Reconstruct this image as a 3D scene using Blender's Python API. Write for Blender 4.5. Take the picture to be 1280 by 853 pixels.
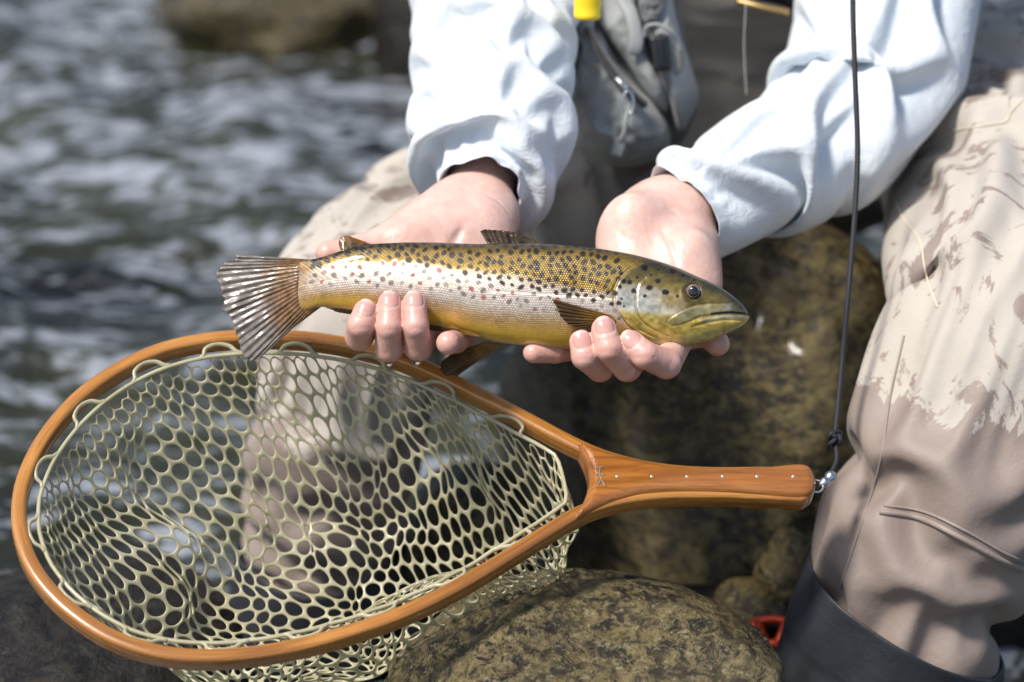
import bpy, math, random
import numpy as np
from mathutils import Vector

# ------------------------------------------------------------------ camera, sky, sun, exposure
S = bpy.context.scene
for o in list(bpy.data.objects):
    bpy.data.objects.remove(o, do_unlink=True)
PITCH = math.radians(22.0)
CAM = np.array([0.0, 0.0, 1.10])
FPX = 3200.0                                   # 90 mm lens on a 36 mm sensor, in photo pixels
FWD = np.array([0.0, math.cos(PITCH), -math.sin(PITCH)])
UP = np.array([0.0, math.sin(PITCH), math.cos(PITCH)])
RIGHT = np.array([1.0, 0.0, 0.0])
cam_d = bpy.data.cameras.new('camera')
cam_d.lens = 90.0; cam_d.sensor_width = 36.0
cam_d.clip_start = 0.05; cam_d.clip_end = 3000
cam_d.dof.use_dof = True; cam_d.dof.focus_distance = 1.668; cam_d.dof.aperture_fstop = 4.5
cam = bpy.data.objects.new('camera', cam_d); S.collection.objects.link(cam)
cam.location = CAM; cam.rotation_euler = (math.radians(90) - PITCH, 0, 0)
S.camera = cam

SUN_TO = np.array([-0.44, -0.32, 0.84]); SUN_TO = SUN_TO / np.linalg.norm(SUN_TO)
world = bpy.data.worlds.new('World'); S.world = world; world.use_nodes = True
wn = world.node_tree.nodes; wl = world.node_tree.links
sky = wn.new('ShaderNodeTexSky'); sky.sky_type = 'NISHITA'; sky.sun_disc = False
sky.sun_elevation = math.asin(SUN_TO[2]); sky.sun_rotation = math.atan2(SUN_TO[0], SUN_TO[1])
sky.air_density = 1.0; sky.dust_density = 2.0; sky.ozone_density = 1.0
bg = wn['Background']; bg.inputs['Strength'].default_value = 0.10
wl.new(sky.outputs[0], bg.inputs['Color'])
sun_d = bpy.data.lights.new('sun', 'SUN'); sun_d.energy = 3.4; sun_d.angle = math.radians(9.0)
sun_d.color = (1.0, 0.95, 0.87)
sun = bpy.data.objects.new('sun', sun_d); S.collection.objects.link(sun)
sun.rotation_euler = Vector((-SUN_TO)).to_track_quat('-Z', 'Y').to_euler(); sun.location = (-3, -1, 6)
S.view_settings.view_transform = 'Standard'; S.view_settings.look = 'None'
S.view_settings.exposure = 0.58; S.view_settings.gamma = 1.0
S.render.engine = 'CYCLES'
try:
    S.cycles.use_denoising = True
    S.cycles.caustics_reflective = False; S.cycles.caustics_refractive = False
    S.cycles.max_bounces = 10; S.cycles.transparent_max_bounces = 16
except Exception:
    pass

# ------------------------------------------------------------------ helpers
def P(px, py, d):
    """a point of the place seen at photo pixel (px,py) at depth d (m) along the lens axis"""
    px = np.asarray(px, float); py = np.asarray(py, float); d = np.asarray(d, float)
    x = d * (px - 640.0) / FPX; u = d * (426.5 - py) / FPX
    return CAM + d[..., None] * FWD + x[..., None] * RIGHT + u[..., None] * UP

def nrm(v):
    return v / np.maximum(np.linalg.norm(v, axis=-1, keepdims=True), 1e-12)

def _hash(ix, iy, iz, seed):
    h = (ix.astype(np.int64) * 374761393 + iy.astype(np.int64) * 668265263 + iz.astype(np.int64) * 2147483647 + seed * 1274126177) & 0xffffffff
    h = ((h ^ (h >> 13)) * 1274126177) & 0xffffffff
    h = (h ^ (h >> 16)) & 0xffffffff
    return h.astype(np.float64) / 4294967295.0 * 2 - 1

def noise(p, seed=0):
    p = np.asarray(p, float); i = np.floor(p).astype(np.int64); f = p - i
    w = f * f * f * (f * (f * 6 - 15) + 10)
    out = 0
    for dx in (0, 1):
        for dy in (0, 1):
            for dz in (0, 1):
                c = _hash(i[..., 0] + dx, i[..., 1] + dy, i[..., 2] + dz, seed)
                wt = (w[..., 0] if dx else 1 - w[..., 0]) * (w[..., 1] if dy else 1 - w[..., 1]) * (w[..., 2] if dz else 1 - w[..., 2])
                out = out + c * wt
    return out

def fbm(p, oct=4, seed=0, gain=0.5):
    p = np.asarray(p, float); a = 1.0; s = 0; t = 0
    for k in range(oct):
        s = s + a * noise(p * (2.03 ** k) + k * 7.13, seed + k * 17); t += a; a *= gain
    return s / t

def sstep(a, b, x):
    t = np.clip((x - a) / (b - a), 0, 1); return t * t * (3 - 2 * t)

def catmull(pts, n):
    """n points on a smooth curve through pts (columns may hold radii too)"""
    p = np.asarray(pts, float); m = len(p)
    q = np.vstack([2 * p[0] - p[1], p, 2 * p[-1] - p[-2]])
    seg = np.linalg.norm(np.diff(p[:, :3], axis=0), axis=1); cs = np.concatenate([[0], np.cumsum(seg)])
    t = np.linspace(0, cs[-1], n); k = np.clip(np.searchsorted(cs, t, side='right') - 1, 0, m - 2)
    f = ((t - cs[k]) / np.maximum(seg[k], 1e-9))[:, None]
    p0, p1, p2, p3 = q[k], q[k + 1], q[k + 2], q[k + 3]
    return 0.5 * ((2 * p1) + (-p0 + p2) * f + (2 * p0 - 5 * p1 + 4 * p2 - p3) * f ** 2 + (-p0 + 3 * p1 - 3 * p2 + p3) * f ** 3)

def mesh_np(name, V, F, smooth=True):
    """V (n,3); F one (m,k) array or a list of such arrays"""
    me = bpy.data.meshes.new(name)
    V = np.asarray(V, np.float32).reshape(-1, 3)
    Fs = [np.asarray(f, np.int32) for f in (F if isinstance(F, list) else [F]) if len(f)]
    me.vertices.add(len(V)); me.vertices.foreach_set('co', V.ravel())
    li = np.concatenate([f.ravel() for f in Fs]); tot = np.concatenate([np.full(len(f), f.shape[1], np.int32) for f in Fs])
    st = np.concatenate([[0], np.cumsum(tot)[:-1]]).astype(np.int32)
    me.loops.add(len(li)); me.loops.foreach_set('vertex_index', li)
    me.polygons.add(len(tot)); me.polygons.foreach_set('loop_start', st)
    try: me.polygons.foreach_set('loop_total', tot)
    except Exception: pass
    me.polygons.foreach_set('use_smooth', np.full(len(tot), bool(smooth)))
    me.update(calc_edges=True); me.validate()
    return me

def attr_col(me, name, c):
    c = np.asarray(c, np.float32)
    if c.shape[1] == 3: c = np.hstack([c, np.ones((len(c), 1), np.float32)])
    a = me.attributes.new(name, 'FLOAT_COLOR', 'POINT'); a.data.foreach_set('color', c.ravel())
def attr_f(me, name, v):
    a = me.attributes.new(name, 'FLOAT', 'POINT'); a.data.foreach_set('value', np.asarray(v, np.float32).ravel())
def attr_v(me, name, v):
    a = me.attributes.new(name, 'FLOAT_VECTOR', 'POINT'); a.data.foreach_set('vector', np.asarray(v, np.float32).ravel())

def add(name, me, m=None, parent=None, label=None, cat=None, group=None, kind=None):
    o = bpy.data.objects.new(name, me); S.collection.objects.link(o)
    if m is not None and me is not None: me.materials.append(m)
    if parent is not None:
        o.parent = parent
        o.matrix_parent_inverse = parent.matrix_basis.inverted()
    if label: o['label'] = label
    if cat: o['category'] = cat
    if group: o['group'] = group
    if kind: o['kind'] = kind
    return o

def thing(name, loc, label, cat, group=None):
    o = bpy.data.objects.new(name, None); S.collection.objects.link(o)
    o.empty_display_size = 0.05; o.location = loc; o['label'] = label; o['category'] = cat
    if group: o['group'] = group
    return o

def subsurf(o, n):
    m = o.modifiers.new('sub', 'SUBSURF'); m.levels = n; m.render_levels = n; return m

def grid_faces(nv, nu, wrap=False):
    """quads of a (nv rows, nu columns) grid; wrap joins the last column to the first"""
    c = nu if wrap else nu - 1
    r, k = np.meshgrid(np.arange(nv - 1), np.arange(c), indexing='ij'); k2 = (k + 1) % nu
    return np.stack([r * nu + k, r * nu + k2, (r + 1) * nu + k2, (r + 1) * nu + k], -1).reshape(-1, 4)

def frames(C):
    """parallel-transported frames along polyline C"""
    T = nrm(np.gradient(C, axis=0)); N = np.zeros_like(T)
    a = np.array([0, 0, 1.0]) if abs(T[0, 2]) < 0.9 else np.array([1.0, 0, 0])
    N[0] = nrm(a - T[0] * (a @ T[0]))
    for i in range(1, len(C)):
        n = N[i - 1] - T[i] * (N[i - 1] @ T[i]); N[i] = nrm(n)
    return T, N, np.cross(T, N)

def tube(C, R, ns=10, caps=True, closed=False, flat=1.0):
    C = np.asarray(C, float); n = len(C); R = np.broadcast_to(np.asarray(R, float), (n,))
    if closed:
        T = nrm(np.roll(C, -1, 0) - np.roll(C, 1, 0)); N = np.zeros_like(T)
        ref = nrm(np.cross(C[1] - C[0], C[n // 3] - C[0])); N = nrm(ref - T * (T @ ref)[:, None]); B = np.cross(T, N)
    else: T, N, B = frames(C)
    a = np.linspace(0, 2 * np.pi, ns, endpoint=False)
    V = C[:, None] + R[:, None, None] * (np.cos(a)[None, :, None] * N[:, None] * flat + np.sin(a)[None, :, None] * B[:, None])
    V = V.reshape(-1, 3); F = grid_faces(n, ns, True)
    if closed:
        k = np.arange(ns); k2 = (k + 1) % ns; b = (n - 1) * ns
        F = np.vstack([F, np.stack([b + k, b + k2, k2, k], 1)]); return V, [F]
    if caps:
        i0 = len(V); V = np.vstack([V, C[0] - T[0] * R[0] * .45, C[-1] + T[-1] * R[-1] * .45])
        k = np.arange(ns); k2 = (k + 1) % ns; b = (n - 1) * ns
        return V, [F, np.vstack([np.stack([k2, k, np.full(ns, i0)], 1), np.stack([b + k, b + k2, np.full(ns, i0 + 1)], 1)])]
    return V, [F]

def merge(parts):
    Vs, Fs, off = [], {}, 0
    for V, F in parts:
        V = np.asarray(V).reshape(-1, 3); Vs.append(V)
        for f in (F if isinstance(F, list) else [F]):
            f = np.asarray(f)
            if len(f): Fs.setdefault(f.shape[1], []).append(f + off)
        off += len(V)
    return np.vstack(Vs), [np.vstack(v) for v in Fs.values()]

def box_vf(sx, sy, sz):
    V = np.array([[x, y, z] for x in (-.5, .5) for y in (-.5, .5) for z in (-.5, .5)]) * np.array([sx, sy, sz])
    return V, np.array([[0, 1, 3, 2], [4, 6, 7, 5], [0, 4, 5, 1], [2, 3, 7, 6], [0, 2, 6, 4], [1, 5, 7, 3]])

def bevel(o, w, n=2):
    m = o.modifiers.new('bevel', 'BEVEL'); m.width = w; m.segments = n; m.limit_method = 'ANGLE'; return m

# -------- signed distance shapes and a surface-nets mesher (for hands, net frame, bag, heads)
def round_cone(X, a, b, r1, r2):
    a = np.asarray(a, float); b = np.asarray(b, float); ba = b - a; l2 = ba @ ba; rr = r1 - r2
    a2 = l2 - rr * rr; il2 = 1 / l2; pa = X - a; y = pa @ ba; z = y - l2
    xx = pa * l2 - ba * y[..., None]; x2 = (xx * xx).sum(-1); y2 = y * y * l2; z2 = z * z * l2
    k = np.sign(rr) * rr * rr * x2
    d = (np.sqrt(x2 * a2 * il2) + y * rr) * il2 - r1
    c1 = np.sign(z) * a2 * z2 > k; c2 = np.sign(y) * a2 * y2 < k
    d = np.where(c1, np.sqrt(np.maximum(x2 + z2, 0)) * il2 - r2, d)
    return np.where(~c1 & c2, np.sqrt(np.maximum(x2 + y2, 0)) * il2 - r1, d)

def smin(a, b, k):
    h = np.maximum(k - np.abs(a - b), 0) / k
    return np.minimum(a, b) - h * h * k * 0.25

class Field:
    def __init__(s, lo, hi, h):
        s.lo = np.asarray(lo, float); s.h = h; s.n = np.ceil((np.asarray(hi) - s.lo) / h).astype(int) + 1
    def blank(s): return np.full(tuple(s.n), 0.05)
    def sub(s, pts, pad):
        pts = np.atleast_2d(pts)
        i0 = np.clip(np.floor((pts.min(0) - pad - s.lo) / s.h).astype(int), 0, s.n - 1)
        i1 = np.clip(np.ceil((pts.max(0) + pad - s.lo) / s.h).astype(int) + 1, 1, s.n)
        sl = tuple(slice(a, b) for a, b in zip(i0, i1))
        ax = [s.lo[k] + s.h * np.arange(i0[k], i1[k]) for k in range(3)]
        return sl, np.stack(np.meshgrid(*ax, indexing='ij'), -1)
    def all(s):
        ax = [s.lo[k] + s.h * np.arange(s.n[k]) for k in range(3)]
        return np.stack(np.meshgrid(*ax, indexing='ij'), -1)
    def cone(s, D, a, b, r1, r2, k=0.004):
        sl, X = s.sub(np.array([a, b]), max(r1, r2) + max(0.012, k * 1.5))
        d = round_cone(X, a, b, r1, r2); D[sl] = smin(D[sl], d, k)
    def ell(s, D, c, M, k=0.004):
        """ellipsoid with the half-axis rows M"""
        M = np.asarray(M, float); R = np.linalg.norm(M, axis=1); U = M / R[:, None]
        sl, X = s.sub(np.array([c]), R.max() + max(0.012, k * 1.5)); q = (X - c) @ U.T
        k0 = np.linalg.norm(q / R, axis=-1); k1 = np.linalg.norm(q / R ** 2, axis=-1)
        d = k0 * (k0 - 1) / np.maximum(k1, 1e-9); D[sl] = smin(D[sl], d, k)
    def mesh(s, D):
        n = s.n; ins = D < 0
        idx = np.zeros(tuple(n - 1), bool); cnt = np.zeros(tuple(n - 1)); acc = np.zeros(tuple(n - 1) + (3,))
        cs = ins[:-1, :-1, :-1].astype(np.int8)
        tot = sum(ins[a:n[0] - 1 + a, b:n[1] - 1 + b, c:n[2] - 1 + c].astype(np.int8) for a in (0, 1) for b in (0, 1) for c in (0, 1))
        act = np.argwhere((tot > 0) & (tot < 8)); vid = np.full(tuple(n - 1), -1, np.int64)
        vid[act[:, 0], act[:, 1], act[:, 2]] = np.arange(len(act))
        acc = np.zeros((len(act), 3)); cnt = np.zeros(len(act))
        for ax in range(3):
            o1, o2 = [k for k in range(3) if k != ax]
            for p in (0, 1):
                for q in (0, 1):
                    off = np.zeros(3, int); off[o1] = p; off[o2] = q
                    A = act + off; B = A.copy(); B[:, ax] += 1
                    da = D[A[:, 0], A[:, 1], A[:, 2]]; db = D[B[:, 0], B[:, 1], B[:, 2]]
                    m = (da < 0) != (db < 0); t = np.where(m, da / np.where(m, da - db, 1), 0)
                    pos = off[None].astype(float).repeat(len(act), 0); pos[:, ax] += t
                    acc[m] += pos[m]; cnt[m] += 1
        V = s.lo + s.h * (act + acc / cnt[:, None])
        Fs = []
        for ax in range(3):
            o1, o2 = (ax + 1) % 3, (ax + 2) % 3
            sl0 = [slice(None)] * 3; sl1 = [slice(None)] * 3; sl0[ax] = slice(0, -1); sl1[ax] = slice(1, None)
            ch = np.argwhere(ins[tuple(sl0)] != ins[tuple(sl1)])
            ch = ch[(ch[:, o1] > 0) & (ch[:, o2] > 0) & (ch[:, o1] < n[o1] - 1) & (ch[:, o2] < n[o2] - 1)]
            e1 = np.zeros(3, int); e1[o1] = 1; e2 = np.zeros(3, int); e2[o2] = 1
            q = [ch - e1 - e2, ch - e2, ch, ch - e1]
            f = np.stack([vid[a[:, 0], a[:, 1], a[:, 2]] for a in q], 1)
            flip = ~ins[ch[:, 0], ch[:, 1], ch[:, 2]]; f[flip] = f[flip][:, ::-1]
            Fs.append(f)
        return V, np.vstack(Fs)

# -------- material node helpers
def mat(name):
    m = bpy.data.materials.new(name); m.use_nodes = True; nt = m.node_tree
    return m, nt, nt.nodes['Principled BSDF']
def N(nt, typ, **kw):
    n = nt.nodes.new(typ)
    for k, v in kw.items():
        if k in n.inputs: n.inputs[k].default_value = v
        else: setattr(n, k, v)
    return n
def L(nt, a, b): nt.links.new(a, b)
def ramp(nt, src, stops, interp='LINEAR'):
    r = nt.nodes.new('ShaderNodeValToRGB'); e = r.color_ramp; e.interpolation = interp
    while len(e.elements) < len(stops): e.elements.new(0.5)
    for el, (p, c) in zip(e.elements, stops):
        el.position = p; el.color = (c[0], c[1], c[2], 1) if not np.isscalar(c) else (c, c, c, 1)
    L(nt, src, r.inputs['Fac']); return r.outputs['Color']
def coords(nt, kind='Object', scale=(1, 1, 1), attr=None):
    mp = N(nt, 'ShaderNodeMapping'); mp.inputs['Scale'].default_value = scale
    if attr:
        a = N(nt, 'ShaderNodeAttribute'); a.attribute_name = attr; L(nt, a.outputs['Vector'], mp.inputs['Vector'])
    else:
        t = N(nt, 'ShaderNodeTexCoord'); L(nt, t.outputs[kind], mp.inputs['Vector'])
    return mp.outputs['Vector']
def tnoise(nt, vec, scale, detail=4, rough=0.55, dist=0.0):
    n = N(nt, 'ShaderNodeTexNoise', Scale=scale, Detail=detail, Roughness=rough, Distortion=dist); L(nt, vec, n.inputs['Vector']); return n.outputs['Fac']
def mixc(nt, fac, a, b, mode='MIX'):
    m = N(nt, 'ShaderNodeMix', data_type='RGBA', blend_type=mode)
    for s, v in ((m.inputs[0], fac), (m.inputs[6], a), (m.inputs[7], b)):
        if hasattr(v, 'is_output') or hasattr(v, 'links'): L(nt, v, s)
        elif np.isscalar(v): s.default_value = v
        else: s.default_value = (v[0], v[1], v[2], 1)
    return m.outputs[2]
def math_n(nt, op, a, b=None, c=None):
    m = N(nt, 'ShaderNodeMath', operation=op)
    for s, v in zip(m.inputs, (a, b, c)):
        if v is None: continue
        if np.isscalar(v): s.default_value = v
        else: L(nt, v, s)
    return m.outputs[0]
def bump(nt, bsdf, h, strength=0.3, dist=0.001, prev=None):
    b = N(nt, 'ShaderNodeBump', Strength=strength, Distance=dist); L(nt, h, b.inputs['Height'])
    if prev is not None: L(nt, prev, b.inputs['Normal'])
    L(nt, b.outputs['Normal'], bsdf.inputs['Normal']); return b.outputs['Normal']
# ------------------------------------------------------------------ setting: river, bed, far bank, rocks
WATER_Z = 0.03
def rock_material(name, cols, wet=0.0, scale=14.0, rough=0.62, speck=1.0, dark_side=None):
    m, nt, b = mat(name)
    v = coords(nt, 'Object', (1, 1, 1))
    n1 = tnoise(nt, v, scale * 0.9, 6, 0.65, 0.6); n2 = tnoise(nt, coords(nt, 'Object', (1.0, 0.8, 2.0)), scale * 6.5, 8, 0.72, 0.7)
    n3 = tnoise(nt, coords(nt, 'Object', (1.5, 0.8, 1.2)), scale * 22.0, 6, 0.7, 0.3)
    c1 = ramp(nt, n1, [(0.30, cols[0]), (0.44, cols[1]), (0.55, cols[2]), (0.70, cols[3])])
    c2 = ramp(nt, n2, [(0.36, cols[4]), (0.47, cols[1]), (0.53, cols[2]), (0.62, cols[3])])
    col = mixc(nt, 0.6, c1, c2)
    spk = ramp(nt, n2, [(0.45, 1.0), (0.50, 0.0)]); spk2 = ramp(nt, n3, [(0.42, 1.0), (0.48, 0.0)])
    big = ramp(nt, tnoise(nt, v, scale * 1.3, 5, 0.6, 0.8), [(0.38, 0.25), (0.54, 1.0)])
    sp = math_n(nt, 'MULTIPLY', math_n(nt, 'MAXIMUM', spk, math_n(nt, 'MULTIPLY', spk2, 0.85)), math_n(nt, 'MULTIPLY', big, 0.95 * speck))
    col = mixc(nt, sp, col, cols[4])
    lich = ramp(nt, tnoise(nt, v, scale * 14, 5, 0.75, 0.2), [(0.56, 0.0), (0.63, 0.9)])
    col = mixc(nt, math_n(nt, 'MULTIPLY', lich, 0.6), col, cols[5])
    L(nt, col, b.inputs['Base Color'])
    r = ramp(nt, tnoise(nt, v, scale * 0.7, 3, 0.5), [(0.4, max(0.12, rough - wet)), (0.62, rough)])
    L(nt, r, b.inputs['Roughness'])
    b.inputs['Specular IOR Level'].default_value = 0.32
    if wet > 0.2: b.inputs['Coat Weight'].default_value = 0.12; b.inputs['Coat Roughness'].default_value = 0.12
    h = math_n(nt, 'ADD', math_n(nt, 'MULTIPLY', n2, 0.8), math_n(nt, 'MULTIPLY', n3, 0.5))
    bump(nt, b, h, 0.8, 0.004)
    return m

def icos(sub):
    import bmesh
    bm = bmesh.new(); bmesh.ops.create_icosphere(bm, subdivisions=sub, radius=1.0)
    V = np.array([v.co[:] for v in bm.verts]); F = np.array([[v.index for v in f.verts] for f in bm.faces]); bm.free()
    return V, F
ICO = {k: icos(k) for k in (4, 6)}

def rock(name, c, ax, m, label, seed=1, sub=6, sq=2.6, amp=0.16, freq=1.4, fine=0.02, cuts=5, rot=0.0, tilt=0.0, group=None, cat='rock'):
    D, F = ICO[sub]; rng = np.random.default_rng(seed)
    r = 1.0 / (np.abs(D) ** sq).sum(1) ** (1 / sq)
    V = D * r[:, None]
    for k in range(cuts):
        n = nrm(rng.normal(size=3)); o = rng.uniform(0.72, 0.9); ex = np.maximum(V @ n - o, 0); V = V - n * (ex * 0.8)[:, None]
    V = V * (1 + amp * fbm(D * freq, 4, seed)[:, None])
    V = V * np.asarray(ax)
    nn = nrm(D / np.asarray(ax))
    s = float(np.mean(ax))
    V = V + nn * (fine * s * (fbm(D * 6, 4, seed + 5, 0.6) + 0.5 * np.abs(fbm(D * np.array([5, 5, 14.]), 3, seed + 9))))[:, None]
    ct, st = math.cos(tilt), math.sin(tilt); V = V @ np.array([[1, 0, 0], [0, ct, st], [0, -st, ct]])
    cr, sr = math.cos(rot), math.sin(rot); V = V @ np.array([[cr, sr, 0], [-sr, cr, 0], [0, 0, 1]])
    o = add(name, mesh_np(name, V, F), m, None, label, cat, group); o.location = c
    return o

R_TAN = rock_material('rock_lichen', [(.026, .021, .012), (.07, .054, .025), (.145, .112, .048), (.23, .185, .09), (.010, .008, .007), (.30, .27, .165)], 0.35, 13.0, 0.5)
R_WET = rock_material('rock_wet_brown', [(.020, .016, .008), (.052, .040, .016), (.105, .080, .030), (.18, .14, .058), (.010, .008, .006), (.20, .165, .085)], 0.42, 9.0, 0.5)
R_DARK = rock_material('rock_dark', [(.008, .006, .005), (.014, .011, .008), (.022, .017, .012), (.035, .028, .02), (.005, .004, .004), (.045, .04, .03)], 0.2, 10.0, 0.55)
R_FAR = rock_material('rock_bank', [(.05, .045, .03), (.09, .078, .05), (.13, .115, .075), (.19, .17, .12), (.02, .018, .014), (.22, .2, .15)], 0.2, 3.0, 0.6)

def build_setting():
    # river bed
    m, nt, b = mat('river_gravel'); v = coords(nt)
    vo = N(nt, 'ShaderNodeTexVoronoi', Scale=22.0); L(nt, v, vo.inputs['Vector'])
    L(nt, mixc(nt, 0.5, ramp(nt, vo.outputs['Distance'], [(0.0, (.10, .08, .045)), (0.5, (.03, .025, .016))]), ramp(nt, tnoise(nt, v, 9, 4), [(0.3, (.03, .03, .018)), (0.7, (.11, .09, .05))])), b.inputs['Base Color'])
    b.inputs['Roughness'].default_value = 0.5; bump(nt, b, vo.outputs['Distance'], 0.8, 0.02)
    n = 140; g = np.linspace(-1, 1, n); gx, gy = np.meshgrid(np.sign(g) * np.abs(g) ** 3 * 400, np.sign(g) * np.abs(g) ** 3 * 400 + 2.0, indexing='ij')
    z = -0.30 + 0.05 * fbm(np.stack([gx * .8, gy * .8, gx * 0], -1), 3, 3)
    add('riverbed', mesh_np('riverbed', np.stack([gx, gy, z], -1).reshape(-1, 3), grid_faces(n, n)[:, ::-1]), m, kind='structure')
    # water
    m, nt, b = mat('river_water')
    b.inputs['Base Color'].default_value = (.020, .022, .014, 1); b.inputs['Roughness'].default_value = 0.06; b.inputs['IOR'].default_value = 1.33
    v = coords(nt, 'Object', (1, 1, 1))
    a = N(nt, 'ShaderNodeAttribute'); a.attribute_name = 'foam_glint'
    fa = tnoise(nt, coords(nt, 'Object', (.75, 1.5, 1)), 9.0, 6, .60, 1.6); fb = tnoise(nt, coords(nt, 'Object', (.75, 1.5, 1)), 24, 5, .65, .9)
    mix_f = math_n(nt, 'ADD', math_n(nt, 'ADD', math_n(nt, 'MULTIPLY', fa, .60), math_n(nt, 'MULTIPLY', fb, .40)), math_n(nt, 'MULTIPLY', math_n(nt, 'SUBTRACT', a.outputs['Fac'], .5), .05))
    fm = ramp(nt, mix_f, [(0.475, 0.0), (0.51, .22), (0.555, .8), (.60, 1.0)])  # pale sky reflections painted into the water colour, along with foam
    L(nt, mixc(nt, fm, ramp(nt, tnoise(nt, v, 1.6, 3), [(0.35, (.006, .006, .004)), (0.65, (.035, .036, .014))]), (.25, .275, .315)), b.inputs['Base Color'])
    L(nt, ramp(nt, fm, [(0.0, 0.05), (1.0, 0.6)]), b.inputs['Roughness'])
    bump(nt, b, tnoise(nt, coords(nt, 'Object', (1, 1.4, 1)), 22, 4, 0.6, 0.6), 0.35, 0.02)
    nr, nc = 760, 460
    t = np.linspace(0, 1, nr); ys = 1.2 * (60 / 1.2) ** (t ** 1.15); s = np.linspace(-1, 1, nc)
    Y = np.repeat(ys[:, None], nc, 1); X = s[None, :] * (0.45 * Y + 0.5)
    def ridged(p, seed): return 1 - np.abs(fbm(p, 3, seed)) * 2.2
    p = np.stack([X, Y, X * 0], -1)
    warp = 0.25 * fbm(p * 1.2, 2, 41)
    p1 = np.stack([X * 2.1 + warp * 2, Y * 3.4 + warp * 3, X * 0 + .3], -1); p2 = np.stack([X * 5.0 + warp * 5, Y * 8.5, X * 0 + 1.7], -1)
    p3 = np.stack([X * 12 + warp * 9, Y * 19, X * 0 + 2.9], -1)
    fade = 1 / (1 + (Y / 9) ** 2)
    h = 0.026 * ridged(p1, 11) + 0.024 * ridged(p2, 12) * (0.4 + 0.6 * sstep(-.2, .3, fbm(p1 * .5, 2, 19))) + 0.010 * fbm(p3, 2, 13)
    h = h * (0.35 + 0.65 * fade)
    foam_glint = sstep(0.3, 0.9, ridged(p1, 11) * .5 + ridged(p2, 12) * .45 + .35 * fbm(p1 * .6, 3, 77))
    V = np.stack([X, Y, WATER_Z - 0.02 + h], -1).reshape(-1, 3)
    me = mesh_np('river', V, grid_faces(nr, nc)[:, ::-1]); attr_f(me, 'foam_glint', foam_glint.ravel())
    add('river', me, m, kind='structure')

    # far bank and the wood on it: what the water mirrors
    m, nt, b = mat('bank_soil'); v = coords(nt)
    L(nt, ramp(nt, tnoise(nt, v, 0.8, 5), [(0.3, (.03, .035, .014)), (0.7, (.09, .085, .04))]), b.inputs['Base Color']); b.inputs['Roughness'].default_value = 0.9
    nx, ny = 90, 24; xs = np.linspace(-60, 60, nx); ts = np.linspace(0, 1, ny)
    X, T = np.meshgrid(xs, ts, indexing='ij'); Y = 21 + T * 40 + 1.6 * fbm(np.stack([X * .12, T * 0, T * 0], -1), 2, 5)
    Z = -0.35 + 3.2 * T ** 0.8 + 0.35 * fbm(np.stack([X * .4, Y * .4, X * 0], -1), 3, 8) * (T > 0)
    add('far_bank', mesh_np('far_bank', np.stack([X, Y, Z], -1).reshape(-1, 3), grid_faces(nx, ny)[:, ::-1]), m, kind='structure')
    m, nt, b = mat('wood_leaves'); v = coords(nt)
    L(nt, ramp(nt, tnoise(nt, v, 1.2, 4), [(0.3, (.03, .05, .012)), (0.55, (.06, .09, .022)), (0.75, (.11, .13, .035))]), b.inputs['Base Color']); b.inputs['Roughness'].default_value = 0.6
    rng = np.random.default_rng(4); nt_ = 70
    parts = []
    cx = rng.uniform(-45, 45, nt_); cy = 27 + rng.uniform(0, 18, nt_); hh = rng.uniform(2.5, 8.0, nt_)
    for i in range(nt_):
        k = 420; d = nrm(rng.normal(size=(k, 3))) * rng.uniform(.55, 1, (k, 1)) ** .5
        c = np.array([cx[i], cy[i], .8 + hh[i] * .55]) + d * np.array([1.9, 1.9, hh[i] * .5]) * (1 + .25 * noise(d * 2.2 + i)[:, None])
        u = nrm(rng.normal(size=(k, 3))); w = nrm(np.cross(u, rng.normal(size=(k, 3)))); s = rng.uniform(.18, .42, (k, 1))
        V = np.stack([c - u * s, c + w * s * .6, c + u * s, c - w * s * .6], 1).reshape(-1, 3)
        parts.append((V, np.arange(4 * k).reshape(-1, 4)))
        C = np.linspace([cx[i], cy[i], .2], [cx[i] + .2, cy[i], .8 + hh[i] * .8], 5); parts.append(tube(C, np.linspace(.16, .05, 5), 6))
    V, F = merge(parts)
    add('woodland', mesh_np('woodland', V, F, False), m, None, 'dense green wood along the far river bank', 'woodland', kind='stuff')

    # rocks
    rock('boulder', P(893, 520, 2.22) + np.array([0, .04, -.06]), (.160, .20, .235), R_WET, 'large wet brown boulder that the angler sits on', 21, rot=.5, amp=.12, freq=1.2, sq=2.9, fine=.03, cuts=6)
    rock('boulder', P(738, 945, 1.69), (.144, .14, .108), R_TAN, 'speckled tan and black boulder under the landing net rim', 34, amp=.09, freq=1.3, sq=2.25, fine=.028, cuts=4, rot=.2)
    rock('boulder', P(60, 905, 1.86), (.15, .17, .11), R_DARK, 'dark wet rock under the hoop end of the landing net', 45, amp=.12, sq=2.4, cuts=4)
    rock('boulder', P(590, 700, 2.18), (.055, .07, .085), R_TAN, 'yellowish rock behind the net mesh', 51, amp=.10, sq=2.4, cuts=4, fine=.03)
    rock('boulder', P(355, 22, 4.15), (.215, .25, .14), R_WET, 'brown boulder standing in the river current', 62, amp=.14, sq=2.6, cuts=6)
    rock('boulder', P(585, 30, 3.95), (.15, .2, .15), R_DARK, 'dark boulder in the river behind the angler', 68, amp=.12, sq=2.5, cuts=5)
    rock('river_stone', P(985, 735, 1.98), (.028, .035, .055), R_WET, 'small upright brown stone beside the black gaiter', 71, amp=.12, sq=2.3, cuts=4, sub=4)
    rock('river_stone', P(935, 775, 1.95), (.03, .04, .03), R_WET, 'small brown stone behind the red reel', 73, amp=.12, sq=2.3, cuts=4, sub=4)
    rock('boulder', P(860, 860, 1.98), (.13, .12, .06), R_DARK, 'low dark stone under the red reel', 79, amp=.12, sq=2.4, cuts=4)
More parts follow.
